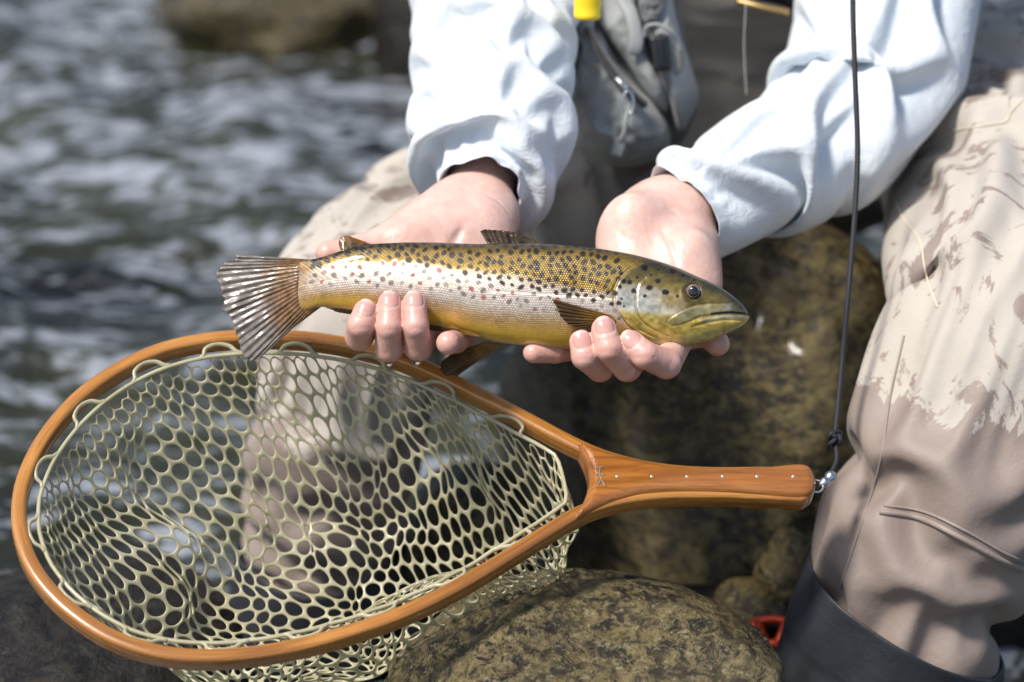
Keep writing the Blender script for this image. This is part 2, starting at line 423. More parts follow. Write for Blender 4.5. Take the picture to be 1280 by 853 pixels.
    rock('boulder', P(1240, 560, 2.25), (.14, .16, .20), R_DARK, 'dark boulder behind the black gaiter', 83, amp=.12, sq=2.6, cuts=5)
build_setting()
# ------------------------------------------------------------------ the trout
DF = 1.680
F_TOP = np.array([(345, 349), (355, 338), (368, 330), (383, 325.5), (397, 323), (424, 314.5), (455, 306.5), (486, 304), (534, 303), (595, 305), (663, 304.5), (700, 306), (742, 310), (790, 318), (828, 328), (850, 336), (869, 344.5), (885, 351.5), (901, 359.5), (912, 367), (923, 376), (930, 383), (934, 389), (936.5, 396)], float)
F_BOT = np.array([(345, 374), (355, 386), (368, 391), (383, 388), (397, 384.5), (420, 385), (443, 388), (473, 394), (505, 401), (536, 408), (575, 417), (616, 427), (663, 433), (704, 436), (760, 437), (800, 436.5), (822, 436), (853, 434), (885, 427), (905, 419), (918, 413), (929, 406.5), (934, 402), (936.5, 397)], float)
F_W = np.array([(345, .3), (355, .9), (368, 2.6), (385, 5.6), (400, 7.8), (440, 11), (490, 14.5), (560, 18), (640, 20.5), (720, 21.5), (780, 21.5), (830, 19.5), (870, 16), (900, 11.5), (920, 7.8), (930, 5.0), (936.5, 0.6)], float)

def smooth_interp(x, tab):
    # monotone-ish smooth interpolation through a table (Catmull slopes)
    X, Yv = tab[:, 0], tab[:, 1]; m = np.gradient(Yv, X); k = np.clip(np.searchsorted(X, x) - 1, 0, len(X) - 2)
    h = X[k + 1] - X[k]; t = np.clip((x - X[k]) / h, 0, 1)
    return (2 * t ** 3 - 3 * t ** 2 + 1) * Yv[k] + (t ** 3 - 2 * t ** 2 + t) * h * m[k] + (-2 * t ** 3 + 3 * t ** 2) * Yv[k + 1] + (t ** 3 - t ** 2) * h * m[k + 1]

def seg_dist(px, py, poly):
    poly = np.asarray(poly, float); best = np.full(px.shape, 1e9)
    for a, b in zip(poly[:-1], poly[1:]):
        ab = b - a; t = np.clip(((px - a[0]) * ab[0] + (py - a[1]) * ab[1]) / (ab @ ab), 0, 1)
        best = np.minimum(best, np.hypot(px - a[0] - t * ab[0], py - a[1] - t * ab[1]))
    return best

def fish_axis(px):          # the fish is very slightly bowed: its tail is turned toward the water
    return DF + 0.010 * sstep(520, 280, px) ** 2 - 0.004 * sstep(700, 930, px)

def build_fish():
    root = thing('trout', P(640, 436, DF), 'spotted golden brown trout held across two hands', 'fish')
    nx, nu = 760, 260
    xs = np.concatenate([np.linspace(345, 760, 470, endpoint=False), np.linspace(760, 936.5, 290)])
    top = smooth_interp(xs, F_TOP); bot = smooth_interp(xs, F_BOT); w = smooth_interp(xs, F_W)
    yc = (top + bot) / 2; hh = (bot - top) / 2
    a = np.linspace(0, 2 * np.pi, nu, endpoint=False)
    ca, sa = np.cos(a), np.sin(a)
    ex = 0.86
    cs = np.sign(ca) * np.abs(ca) ** ex; sn = np.sign(sa) * np.abs(sa) ** 0.97
    PX = np.repeat(xs[:, None], nu, 1); PY = yc[:, None] + hh[:, None] * sn[None, :]
    # widest a little below the middle of the flank
    W = w[:, None] * cs[None, :] * (1 + 0.10 * sn[None, :] * (1 - np.abs(sn[None, :])))
    side = np.broadcast_to(np.sign(cs)[None, :] * np.minimum(np.abs(cs)[None, :] * 3, 1), PX.shape)
    # ---- head relief (mm outward on the flank)
    rel = np.zeros_like(PX)
    oper = [(803, 329), (786, 338), (773, 350), (768, 362), (769, 381), (775, 394), (784, 406), (797, 416), (812, 424)]
    preop = [(806, 347), (799, 354), (796, 363), (795, 384), (800, 398), (808, 406), (820, 413), (836, 420)]
    d = seg_dist(PX, PY, oper); d2 = seg_dist(PX, PY, preop)
    # gill cover: a plate standing proud ahead of its rear edge
    ox = np.interp(PY, [q[1] for q in oper], [q[0] for q in oper])
    ahead = sstep(-1.5, 1.5, PX - ox) * sstep(326, 334, PY) * sstep(428, 420, PY)
    rel += 1.3 * ahead * np.exp(-np.maximum(PX - ox, 0) / 14) - 0.9 * np.exp(-(d / 2.0) ** 2)
    px_ = np.interp(PY, [q[1] for q in preop], [q[0] for q in preop])
    rel += 0.6 * sstep(-1.2, 1.2, PX - px_) * sstep(345, 352, PY) * sstep(416, 408, PY) * np.exp(-np.maximum(PX - px_, 0) / 9) - 0.55 * np.exp(-(d2 / 1.6) ** 2)
    for off in (4.5, 9.0):     # branchiostegal folds under the gill cover
        fold = [(779 + off, 398 + off * .3), (790 + off, 410 + off * .2), (806 + off, 419 + off * .1), (830 + off, 427)]
        rel -= 0.6 * np.exp(-(seg_dist(PX, PY, fold) / 1.3) ** 2)
    # upper jaw bone and the mouth
    mx_top = [(914, 379), (905, 380), (888, 380), (871, 382), (856, 387), (845, 393), (835, 400)]
    mx_bot = [(914, 389), (905, 391), (889, 392.5), (876, 395), (864, 401), (850, 406), (839, 407), (834, 403)]
    yt = np.interp(PX, [q[0] for q in mx_top[::-1]], [q[1] for q in mx_top[::-1]]); yb = np.interp(PX, [q[0] for q in mx_bot[:0:-1]], [q[1] for q in mx_bot[:0:-1]])
    inside = sstep(-1.2, 1.2, PY - yt) * sstep(1.2, -1.2, PY - yb) * sstep(832, 838, PX) * sstep(925, 912, PX)
    rel += 0.5 * inside
    rel -= 0.34 * np.exp(-(seg_dist(PX, PY, mx_top) / 1.1) ** 2) + 0.32 * np.exp(-(seg_dist(PX, PY, mx_bot[3:]) / 1.3) ** 2)
    mouth = [(936.8, 393.5), (928, 392.3), (915, 391), (903, 391.5), (890, 393)]
    dm = seg_dist(PX, PY, mouth); rel -= 1.5 * np.exp(-(dm / 1.1) ** 2)
    lip = [(934, 397.5), (922, 395.8), (905, 396), (885, 399.5), (868, 404)]
    rel += 0.5 * np.exp(-(seg_dist(PX, PY, lip) / 1.8) ** 2) - 0.35 * np.exp(-(seg_dist(PX, PY, [(930, 401), (905, 400.5), (884, 404), (866, 409)]) / 1.2) ** 2)
    de = np.hypot(PX - 866, PY - 364.5)
    rel += 0.45 * np.exp(-((de - 13.5) / 2.6) ** 2) - 1.6 * sstep(10.8, 8.4, de)
    rel -= 0.5 * np.exp(-(np.hypot(PX - 899, PY - 367) / 2.0) ** 2)                      # nostril
    rel += 0.35 * fbm(np.stack([PX / 14, PY / 9, PX * 0], -1), 3, 8) * sstep(765, 800, PX)
    # silhouettes of body muscle along the lateral line
    ll = yc[:, None] - 0.03 * hh[:, None]
    rel -= 0.08 * np.exp(-((PY - ll) / 1.2) ** 2) * sstep(790, 760, PX)
    front = np.abs(cs)[None, :] ** 0.6
    D = fish_axis(PX) - (W + rel * side * front) / 1000.0
    V = P(PX, PY, D).reshape(-1, 3)
    F = grid_faces(nx, nu, True)
    i0 = len(V); V = np.vstack([V, P(344.0, yc[0], fish_axis(344.0)), P(937.0, 396.5, fish_axis(937.0))])
    k = np.arange(nu); k2 = (k + 1) % nu; b0 = (nx - 1) * nu
    Ft = np.vstack([np.stack([k2, k, np.full(nu, i0)], 1), np.stack([b0 + k, b0 + k2, np.full(nu, i0 + 1)], 1)])
    me = mesh_np('body', V, [F, Ft])
    # ---- pigment
    t = (PY - yc[:, None]) / hh[:, None]                     # -1 back .. +1 belly
    tl = t + 0.07 * fbm(np.stack([PX / 40, PY / 30, PX * 0], -1), 3, 21)
    back = np.array([.050, .034, .008]); olive = np.array([.235, .145, .018]); silver = np.array([.80, .65, .53]); gold = np.array([.60, .335, .06]); yellow = np.array([.66, .43, .06]); pale = np.array([.66, .56, .30])
    def mix(a_, b_, f): return a_ + (b_ - a_) * f[..., None]
    C = np.broadcast_to(back, PX.shape + (3,))
    C = mix(C, olive, sstep(-1.0, -.70, tl)); 
    sil_top = np.interp(xs, [345, 440, 600, 700, 800], [-.62, -.52, -.38, -.20, -.05])[:, None]
    C = mix(C, silver, sstep(-.12, .16, tl - sil_top) * 0.92)
    C = mix(C, gold, sstep(.18, .62, tl) * np.interp(xs, [345, 500, 800], [.95, .75, .8])[:, None]); C = mix(C, yellow, sstep(.5, .8, tl)); C = mix(C, pale, sstep(.90, 1.0, tl) * .7)
    ped = sstep(430, 360, PX)[..., None]; pn_ = fbm(np.stack([PX / 6, PY / 6, side], -1), 3, 52)[..., None]; C = C * (1 - ped * .85) + (np.array([.27, .155, .06]) + pn_ * np.array([.20, .08, .03])) * ped * .85
    # head
    hd = sstep(-3, 5, PX - ox) * sstep(765, 772, PX)
    H = np.broadcast_to(np.array([.030, .026, .010]), PX.shape + (3,))
    H = mix(H, np.array([.13, .098, .022]), sstep(-.98, -.42, tl)); H = mix(H, np.array([.70, .64, .50]), sstep(-.45, -.12, tl) * sstep(862, 835, PX))
    H = mix(H, np.array([.42, .26, .045]), np.exp(-(np.hypot((PX - 838) / 16, (PY - 376) / 12)) ** 2) * .9)
    H = mix(H, np.array([.50, .37, .085]), sstep(.12, .30, tl)); H = mix(H, np.array([.46, .41, .15]), sstep(.55, .9, tl))
    H = mix(H, np.array([.33, .29, .14]), inside * .8 * sstep(935, 890, PX))
    H = mix(H, np.array([.55, .54, .40]), np.exp(-(seg_dist(PX, PY, [(930, 398), (905, 396.5), (880, 401)]) / 3) ** 2) * .6)
    snout = sstep(885, 930, PX) * sstep(398, 384, PY); H = mix(H, np.array([.035, .032, .022]), snout * .85)
    H = mix(H, np.array([.30, .30, .26]), np.exp(-(np.hypot((PX - 910) / 7, (PY - 385) / 4)) ** 2) * .7)
    H = mix(H, np.array([.05, .04, .02]), np.exp(-(seg_dist(PX, PY, preop) / 1.0) ** 2) * .45)
    H = mix(H, np.array([.05, .05, .04]), np.exp(-(dm / 1.3) ** 2) * .9)
    H = mix(H, np.array([.07, .055, .02]), np.exp(-((de - 12.5) / 2.6) ** 2) * .75)
    H = mix(H, np.array([.05, .045, .02]), np.exp(-(np.hypot((PX - 889) / 10, (PY - 362) / 4)) ** 2) * .8)
    C = C * (1 - hd[..., None]) + H * hd[..., None]
    C = C * (1 + .16 * fbm(np.stack([PX / 9, PY / 9, side], -1), 3, 4)[..., None])
    # spots: dense on the back, sparse and red-brown on the flank
    rng = np.random.default_rng(12); sp = []
    for _ in range(14000):
        x = rng.uniform(388, 775); k_ = int(np.clip(np.searchsorted(xs, x), 0, nx - 1)); tt = rng.uniform(-1.0, .42)
        lim = np.interp(x, [385, 470, 560, 640, 720, 775], [.15, .18, .12, .22, .42, .40])
        if tt > lim: continue
        y = yc[k_] + hh[k_] * np.sin(np.arcsin(np.clip(tt, -1, 1)))
        upper = tt < np.interp(x, [385, 560, 660, 775], [-.55, -.42, -.1, .1])
        if not upper and rng.random() > .5: continue
        r = rng.uniform(2.7, 4.0) if upper else rng.uniform(2.4, 3.7); gap = 8.6 if upper else 10.2
        if any((x - s_[0]) ** 2 + ((y - s_[1]) * 1.15) ** 2 < gap ** 2 for s_ in sp): continue
        sp.append((x, y, r, upper, rng.random(), rng.uniform(-.5, .5)))
    for (x, y, r) in [(780, 352, 3.4), (787, 353, 3.2), (792, 364, 3.6), (812, 360, 4.2), (806, 370, 2.8), (832, 365.5, 4.6), (847, 370.5, 2.6), (822, 351, 3.8), (841, 338.5, 4.6), (854, 344.5, 2.6), (806, 335, 4.2), (777, 374, 2.0), (776, 341, 3.2), (814, 344, 2.2), (797, 347, 2.2), (780, 383, 1.8), (868, 350, 2.0), (823, 337, 1.8)]:
        sp.append((x, y, r, True, .5, .0))
    dark = np.zeros_like(PX); red = np.zeros_like(PX); halo = np.zeros_like(PX); wob = fbm(np.stack([PX / 3.0, PY / 3.0, side * 3], -1), 2, 31)
    for (x, y, r, up, q, tw) in sp:
        c0 = np.searchsorted(xs, x - 9); c1 = np.searchsorted(xs, x + 9)
        dx = PX[c0:c1] - x; dy = PY[c0:c1] - y
        rr = np.hypot(dx + tw * dy, dy * np.interp(x, [780, 830], [1, 1.25])) * (1 + .22 * wob[c0:c1])
        f = sstep(r + .7, r - .8, rr)
        if up: dark[c0:c1] = np.maximum(dark[c0:c1], f)
        elif q < .36:
            red[c0:c1] = np.maximum(red[c0:c1], f * .9); halo[c0:c1] = np.maximum(halo[c0:c1], sstep(r + 3.4, r + .8, rr) * .7)
        else: dark[c0:c1] = np.maximum(dark[c0:c1], f * (.75 if q > .6 else .55)); halo[c0:c1] = np.maximum(halo[c0:c1], sstep(r + 3.0, r + .8, rr) * .45)
    C = mix(C, np.array([.72, .66, .56]), halo * (1 - hd) * .8); C = mix(C, np.array([.27, .05, .03]), red); C = mix(C, np.array([.008, .005, .004]), dark * .98)
    met = (.10 + .62 * sstep(-.35, .05, tl - sil_top) * sstep(.95, .35, tl)) * (1 - hd) + hd * (.08 + .42 * sstep(-.5, -.1, tl) * sstep(.8, .3, tl) * sstep(905, 850, PX))
    C = C * (1 + hd * (.42 * fbm(np.stack([PX / 5, PY / 4, side], -1), 3, 44) + .25 * fbm(np.stack([PX / 16, PY / 7, side], -1), 3, 45)))[..., None]
    met = met + hd * .25 * sstep(-.55, -.2, tl) * sstep(.25, .05, tl) * sstep(850, 815, PX)
    met = met * (1 - .7 * sstep(420, 370, PX))
    met = met * (1 - .85 * np.maximum(dark, red))
    scl = (1 - hd) * (1 + .7 * sstep(.05, -.2, tl - sil_top)) * sstep(352, 372, PX) * (1 - .75 * sstep(.45, .85, tl)) * (.75 + .25 * fbm(np.stack([PX / 30, PY / 20, PX * 0], -1), 2, 90))
    Ca = np.concatenate([C.reshape(-1, 3), np.tile(C[0].mean(0), (1, 1)), np.tile(C[-1].mean(0), (1, 1))])
    attr_col(me, 'col', np.clip(Ca, 0.003, 1)); attr_f(me, 'met', np.append(met.ravel(), [.1, .1])); attr_f(me, 'scl', np.append(scl.ravel(), [0, 0]))
    # scale rows follow the flank: arc coordinate round the body
    arc = np.cumsum(np.hypot(np.gradient(PY, axis=1), np.gradient(W, axis=1) * 1.9), axis=1)
    wx = fbm(np.stack([PX / 22, PY / 22, side], -1), 2, 95) * .8; st = np.stack([PX / 3.25 + wx, arc / 2.9 + wx * .7, PX * 0], -1).reshape(-1, 3); attr_v(me, 'st', np.vstack([st, [[0, 0, 0], [0, 0, 0]]]))
    m, nt, b = mat('trout_skin')
    col = N(nt, 'ShaderNodeAttribute'); col.attribute_name = 'col'; mt = N(nt, 'ShaderNodeAttribute'); mt.attribute_name = 'met'; sc = N(nt, 'ShaderNodeAttribute'); sc.attribute_name = 'scl'
    sv = N(nt, 'ShaderNodeAttribute'); sv.attribute_name = 'st'
    sep = N(nt, 'ShaderNodeSeparateXYZ'); L(nt, sv.outputs['Vector'], sep.inputs[0])
    # brick-like offset rows of round scales
    row = math_n(nt, 'FLOOR', sep.outputs[1]); odd = math_n(nt, 'MULTIPLY', math_n(nt, 'MODULO', row, 2.0), 0.5)
    fx = math_n(nt, 'SUBTRACT', math_n(nt, 'FRACT', math_n(nt, 'ADD', sep.outputs[0], odd)), 0.5); fy = math_n(nt, 'SUBTRACT', math_n(nt, 'FRACT', sep.outputs[1]), 0.5)
    rad = math_n(nt, 'SQRT', math_n(nt, 'ADD', math_n(nt, 'MULTIPLY', fx, fx), math_n(nt, 'MULTIPLY', fy, fy)))
    dome = ramp(nt, rad, [(0.18, 1.0), (0.52, 0.0)])
    cell = N(nt, 'ShaderNodeCombineXYZ'); L(nt, math_n(nt, 'FLOOR', math_n(nt, 'ADD', sep.outputs[0], odd)), cell.inputs[0]); L(nt, row, cell.inputs[1])
    wh = N(nt, 'ShaderNodeTexWhiteNoise'); L(nt, cell.outputs[0], wh.inputs['Vector'])
    vis = math_n(nt, 'MULTIPLY', sc.outputs['Fac'], 1.0)
    br = math_n(nt, 'ADD', math_n(nt, 'MULTIPLY', dome, 0.50), math_n(nt, 'ADD', math_n(nt, 'MULTIPLY', wh.outputs['Value'], 0.40), 0.56))
    br = math_n(nt, 'ADD', math_n(nt, 'MULTIPLY', math_n(nt, 'SUBTRACT', br, 1.0), vis), 1.0)
    brc = N(nt, 'ShaderNodeCombineColor'); [L(nt, br, brc.inputs[i]) for i in range(3)]
    L(nt, mixc(nt, 1.0, col.outputs['Color'], brc.outputs[0], 'MULTIPLY'), b.inputs['Base Color'])
    L(nt, mt.outputs['Fac'], b.inputs['Metallic'])
    b.inputs['Roughness'].default_value = 0.33
    b.inputs['Coat Weight'].default_value = 0.42; b.inputs['Coat Roughness'].default_value = 0.08; b.inputs['Coat IOR'].default_value = 1.38
    hgt = math_n(nt, 'MULTIPLY', dome, vis); fine = tnoise(nt, coords(nt), 420, 3, 0.6)
    n1 = bump(nt, b, hgt, 0.28, 0.0006); n2 = bump(nt, b, fine, 0.12, 0.0006, n1)
    body = add('body', me, m, root)

    # ---- eye
    mi, nt, b = mat('trout_iris'); v = coords(nt); b.inputs['Roughness'].default_value = 0.1; b.inputs['Coat Weight'].default_value = 1.0
    L(nt, ramp(nt, tnoise(nt, v, 500, 3), [(0.35, (.05, .03, .022)), (0.65, (.17, .115, .09))]), b.inputs['Base Color'])
    mp, nt, b = mat('trout_pupil'); b.inputs['Base Color'].default_value = (.004, .006, .011, 1); b.inputs['Roughness'].default_value = 0.03; b.inputs['Coat Weight'].default_value = 1.0
    mr, nt, b = mat('trout_eye_ring'); b.inputs['Base Color'].default_value = (.40, .27, .20, 1); b.inputs['Metallic'].default_value = .4; b.inputs['Roughness'].default_value = 0.25
    Dv, Df = ICO[4]
    for sgn in (1, -1):
        we = smooth_interp(np.array([866.0]), F_W)[0]
        dep = fish_axis(866.0) - sgn * (we * 0.80) / 1000
        c = P(866, 364.5, dep); e = add('eye', mesh_np('eye', Dv * np.array([.0050, .0040, .0050]) @ np.eye(3), Df), mi, root); e.location = c; e.rotation_euler = (-PITCH, 0, 0)
        pu = add('pupil', mesh_np('pupil', Dv * np.array([.0032, .0012, .0034]), Df), mp, None); pu.parent = e; pu.location = (0.0003, -sgn * .0035, -.0002)
        an = np.linspace(0, 2 * np.pi, 40, endpoint=False); C_ = np.stack([np.cos(an) * .0036, an * 0 - sgn * .0030, np.sin(an) * .0038], 1); Vr, Fr = tube(C_,   .00026, 8, closed=True)
        ri = add('eye_ring', mesh_np('eye_ring', Vr, Fr), mr, None); ri.parent = e
    # ---- fins: a fan between a base line and an outer edge, with raised rays
    def fin(name, base, edge, rays, d_base, d_edge, m, thick=.0005, amp=.0007, jag=1.5, curl=0.0, seed=0, label=None, nv=40, wob=2.2, root_th=0.0):
        nu_ = rays * 8 + 1; B = catmull(np.hstack([np.asarray(base, float), np.zeros((len(base), 1))]), nu_)[:, :2]; E = catmull(np.hstack([np.asarray(edge, float), np.zeros((len(edge), 1))]), nu_)[:, :2]
        u = np.linspace(0, 1, nu_); ph = (u + .012 * noise(np.stack([u * 9, u * 0, u * 0 + seed], -1))) * rays * 2 * np.pi; vv = np.linspace(0, 1, nv)
        rg = np.random.default_rng(seed); jit = np.interp(u * rays, np.arange(rays + 1), rg.normal(size=rays + 1)) * jag + (np.cos(ph) * .5 - .5) * jag * .9
        dirn = nrm(E - B); E = E + dirn * jit[:, None]
        Q = B[None] + (E - B)[None] * vv[:, None, None]
        dd = d_base + (d_edge - d_base) * vv[:, None] ** 1.2 + amp * sstep(0.05, .3, vv)[:, None] * np.cos(ph)[None] * (.55 + .9 * np.interp(u * rays, np.arange(rays + 1), rg.random(rays + 1)))[None] * (0.35 + .65 * vv[:, None]) * (1 - .35 * vv[:, None]) + amp * wob * fbm(np.stack([np.repeat(u[None] * 7, nv, 0), np.repeat(vv[:, None] * 2.2, nu_, 1), np.full((nv, nu_), seed + .5)], -1), 3, seed) * vv[:, None] - curl * np.sin(np.pi * u)[None] * vv[:, None]
        th = thick * (1.6 - 1.2 * vv)[:, None] + root_th * (sstep(-.05, .16, vv) * np.maximum(1 - vv * 1.9, 0) ** 1.4)[:, None] * np.sin(np.pi * np.clip(u, 0, 1))[None] ** .8
        V1 = P(Q[..., 0], Q[..., 1], dd - th); V2 = P(Q[..., 0], Q[..., 1], dd + th)
        Fg = grid_faces(nv, nu_); n0 = nv * nu_
        ring = np.concatenate([np.arange(nu_), np.arange(1, nv) * nu_ + nu_ - 1, (nv - 1) * nu_ + np.arange(nu_ - 2, -1, -1), np.arange(nv - 2, 0, -1) * nu_]); r2 = np.roll(ring, -1)
        me = mesh_np(name, np.vstack([V1.reshape(-1, 3), V2.reshape(-1, 3)]), [Fg, Fg[:, ::-1] + n0, np.stack([ring, ring + n0, r2 + n0, r2], 1)])
        uv = np.stack([np.repeat(u[None] * rays, nv, 0), np.repeat(vv[:, None], nu_, 1), np.zeros((nv, nu_))], -1).reshape(-1, 3); attr_v(me, 'uvf', np.vstack([uv, uv]))
        return add(name, me, m, root, label)
    def fin_mat(name, c_ray, c_web, c_tip, transl=.35, spots=False, rough=.22, coat=.8, c_root=None):
        m, nt, b = mat(name); a_ = N(nt, 'ShaderNodeAttribute'); a_.attribute_name = 'uvf'; s_ = N(nt, 'ShaderNodeSeparateXYZ'); L(nt, a_.outputs['Vector'], s_.inputs[0])
        w_ = math_n(nt, 'COSINE', math_n(nt, 'MULTIPLY', s_.outputs[0], 2 * math.pi)); w_ = math_n(nt, 'ADD', math_n(nt, 'MULTIPLY', w_, .5), .5)
        nz = tnoise(nt, coords(nt, attr='uvf', scale=(.35, 4, 1)), 3.0, 4, .6)
        base_c = mixc(nt, w_, c_web, c_ray); base_c = mixc(nt, ramp(nt, math_n(nt, 'ADD', s_.outputs[1], math_n(nt, 'MULTIPLY', nz, .5)), [(.55, 0.), (1.25, 1.)]), base_c, c_tip)
        if c_root is not None:
            base_c = mixc(nt, ramp(nt, math_n(nt, 'ADD', s_.outputs[1], math_n(nt, 'MULTIPLY', math_n(nt, 'SUBTRACT', tnoise(nt, coords(nt), 190, 4), .5), .5)), [(.34, 1.), (.56, 0.)]), base_c, mixc(nt, ramp(nt, tnoise(nt, coords(nt), 330, 4), [(.4, 0.), (.6, 1.)]), c_root, (.40, .22, .10)))
        if spots:
            vo = N(nt, 'ShaderNodeTexVoronoi', Scale=150.0); L(nt, coords(nt), vo.inputs['Vector']); base_c = mixc(nt, ramp(nt, vo.outputs['Distance'], [(.33, .92), (.42, 0.)]), base_c, (.02, .012, .006))
        base_c = mixc(nt, ramp(nt, tnoise(nt, coords(nt), 160, 4), [(.35, .45), (.6, 0.)]), base_c, (.05, .035, .02))
        L(nt, base_c, b.inputs['Base Color']); b.inputs['Roughness'].default_value = rough; b.inputs['Coat Weight'].default_value = coat; b.inputs['Coat Roughness'].default_value = .06; b.inputs['Specular IOR Level'].default_value = .15 + .35 * (coat > .5)
        bump(nt, b, math_n(nt, 'ADD', w_, tnoise(nt, coords(nt, attr='uvf', scale=(2, 7, 1)), 2.5, 3, .6)), .32, .0007)
        tr = N(nt, 'ShaderNodeBsdfTranslucent'); L(nt, base_c, tr.inputs['Color']); mx = N(nt, 'ShaderNodeMixShader'); mx.inputs[0].default_value = transl
        L(nt, b.outputs[0], mx.inputs[1]); L(nt, tr.outputs[0], mx.inputs[2]); L(nt, mx.outputs[0], nt.nodes['Material Output'].inputs['Surface']); return m
    mt_ = fin_mat('tail_membrane', (.25, .18, .12), (.215, .15, .095), (.34, .30, .275), .4, rough=.12, c_root=(.23, .13, .05))
    fin('tail_fin', [(404, 325.5), (392, 331), (383, 345), (380, 358), (383, 372), (392, 381), (402, 383.5)], [(298, 318.5), (271, 337), (271, 357), (283, 385), (291, 412), (300, 438), (313, 452), (332, 442), (346, 426)], 22, fish_axis(370.), fish_axis(300.) - .002, mt_, amp=.0006, jag=2.2, seed=3, nv=70, wob=5.0, root_th=.0056)
    ma = fin_mat('adipose_skin', (.11, .065, .012), (.10, .055, .011), (.20, .075, .015), .12, True, .35, .25)
    fin('adipose_fin', [(427, 316), (445, 312), (464, 306)], [(423, 305), (425, 297), (434, 294.5), (447, 299), (465, 305.5)], 5, fish_axis(440.), fish_axis(440.) + .003, ma, thick=.0009, amp=.0002, jag=.3, seed=5)
    md = fin_mat('dorsal_membrane', (.055, .042, .022), (.035, .026, .014), (.05, .032, .016), .15, True, .3, .35)
    fin('dorsal_fin', [(611, 308), (640, 307), (680, 307)], [(600, 289), (607, 287), (632, 288), (655, 294), (680, 306)], 12, fish_axis(640.) + .002, fish_axis(640.) + .009, md, thick=.0006, amp=.0006, jag=.8, seed=7)
    mo = fin_mat('amber_membrane', (.42, .25, .055), (.32, .17, .03), (.13, .08, .035), .45, False, .35, .35)
    fin('pectoral_fin', [(774, 397), (771, 402), (764, 408)], [(689, 373.5), (697, 388), (706, 402), (722, 411), (742, 415)], 11, fish_axis(770.) - .0195, fish_axis(700.) - .030, mo, thick=.0006, amp=.0006, jag=1.0, curl=.003, seed=9)
    fin('pelvic_fin', [(600, 421), (596, 418), (588, 414)], [(537, 413), (536, 409), (537, 406)], 6, fish_axis(600.) - .010, fish_axis(540.) - .016, mo, thick=.0006, amp=.0004, jag=.4, seed=11)
    fin('pelvic_fin', [(628, 430), (618, 429), (608, 427)], [(571, 470.5), (556, 469), (551, 460), (553, 452), (566, 441)], 9, fish_axis(600.) + .004, fish_axis(560.) + .004, mo, thick=.0006, amp=.0006, jag=.8, seed=13)
    fin('anal_fin', [(452, 389), (430, 386), (408, 384)], [(446, 394), (424, 391), (404, 383.5)], 8, fish_axis(430.) + .002, fish_axis(430.) + .012, mo, thick=.0006, amp=.0004, jag=.4, seed=15)
    return root
build_fish()
# ------------------------------------------------------------------ the angler: hands (fine), then body, clothes
def skin_material():
    m, nt, b = mat('skin'); v = coords(nt)
    fl = N(nt, 'ShaderNodeAttribute'); fl.attribute_name = 'flush'
    mott = ramp(nt, tnoise(nt, v, 85, 5, 0.65), [(.36, 0.), (.64, 1.)]); fine = tnoise(nt, v, 420, 3, 0.6)
    c = mixc(nt, math_n(nt, 'MULTIPLY', mott, 0.75), (.70, .49, .42), (.62, .37, .31))
    c = mixc(nt, fl.outputs['Fac'], c, (.54, .20, .165))
    L(nt, c, b.inputs['Base Color'])
    b.inputs['Roughness'].default_value = 0.38; b.inputs['Specular IOR Level'].default_value = 0.45
    b.inputs['Subsurface Weight'].default_value = 0.35; b.inputs['Subsurface Radius'].default_value = (1.0, 0.35, 0.2); b.inputs['Subsurface Scale'].default_value = 0.0016
    b.inputs['Coat Weight'].default_value = 0.12; b.inputs['Coat Roughness'].default_value = 0.15
    vo = N(nt, 'ShaderNodeTexVoronoi', Scale=620.0); L(nt, v, vo.inputs['Vector'])
    n1 = bump(nt, b, vo.outputs['Distance'], 0.10, 0.0006); n2 = bump(nt, b, tnoise(nt, coords(nt, 'Object', (1, .5, 1)), 230, 5, 0.65, .6), 0.28, 0.0012, n1)
    bump(nt, b, ramp(nt, tnoise(nt, coords(nt, 'Object', (1.4, .6, .35)), 120, 3, .5, 1.2), [(.44, 1.), (.49, 0.), (.54, 1.)]), .13, .0007, n2)
    return m
SKIN = skin_material()
nail_m, _nt, _b = mat('finger_nail'); L(_nt, ramp(_nt, (lambda a_: (setattr(a_, 'attribute_name', 'nv'), a_.outputs['Fac'])[1])(N(_nt, 'ShaderNodeAttribute')), [(0., (.74, .52, .46)), (.22, (.62, .33, .29)), (.80, (.62, .32, .28)), (.92, (.70, .48, .42))]), _b.inputs['Base Color']); _b.inputs['Roughness'].default_value = .22; _b.inputs['Coat Weight'].default_value = .5; _b.inputs['Coat Roughness'].default_value = .12
_b.inputs['Subsurface Weight'].default_value = .2; _b.inputs['Subsurface Scale'].default_value = .002

def nail_dir(i): return -FWD + UP * (.35 if i < 3 else .6)
def nail_grid(tipA, tipB, dors, nu_, nv_, w=.86, ln=.80, back=.62):
    (a, ra), (b, rb) = tipA, tipB; ax = nrm(b - a); n = nrm(dors - ax * (dors @ ax)); s = np.cross(ax, n)
    u = np.linspace(-1, 1, nu_)[None, :]; v = np.linspace(0, 1, nv_)[:, None]
    ang = u * w * (1 - .30 * np.maximum(1 - v * 4, 0) ** 2 - .20 * np.maximum(v - .7, 0) * 3 * .5)
    lon = -back * rb + v * rb * (ln + back) - .12 * rb * (u ** 2) * (2 * v - 1) * 1.0
    rr = rb * np.where(lon > 0, np.sqrt(np.maximum(1 - (lon / rb * .80) ** 2, .1)), 1 + 0 * lon)
    Q = b + ax * lon[..., None] + rr[..., None] * (n * np.cos(ang)[..., None] + s * np.sin(ang)[..., None])
    return Q, ax, n
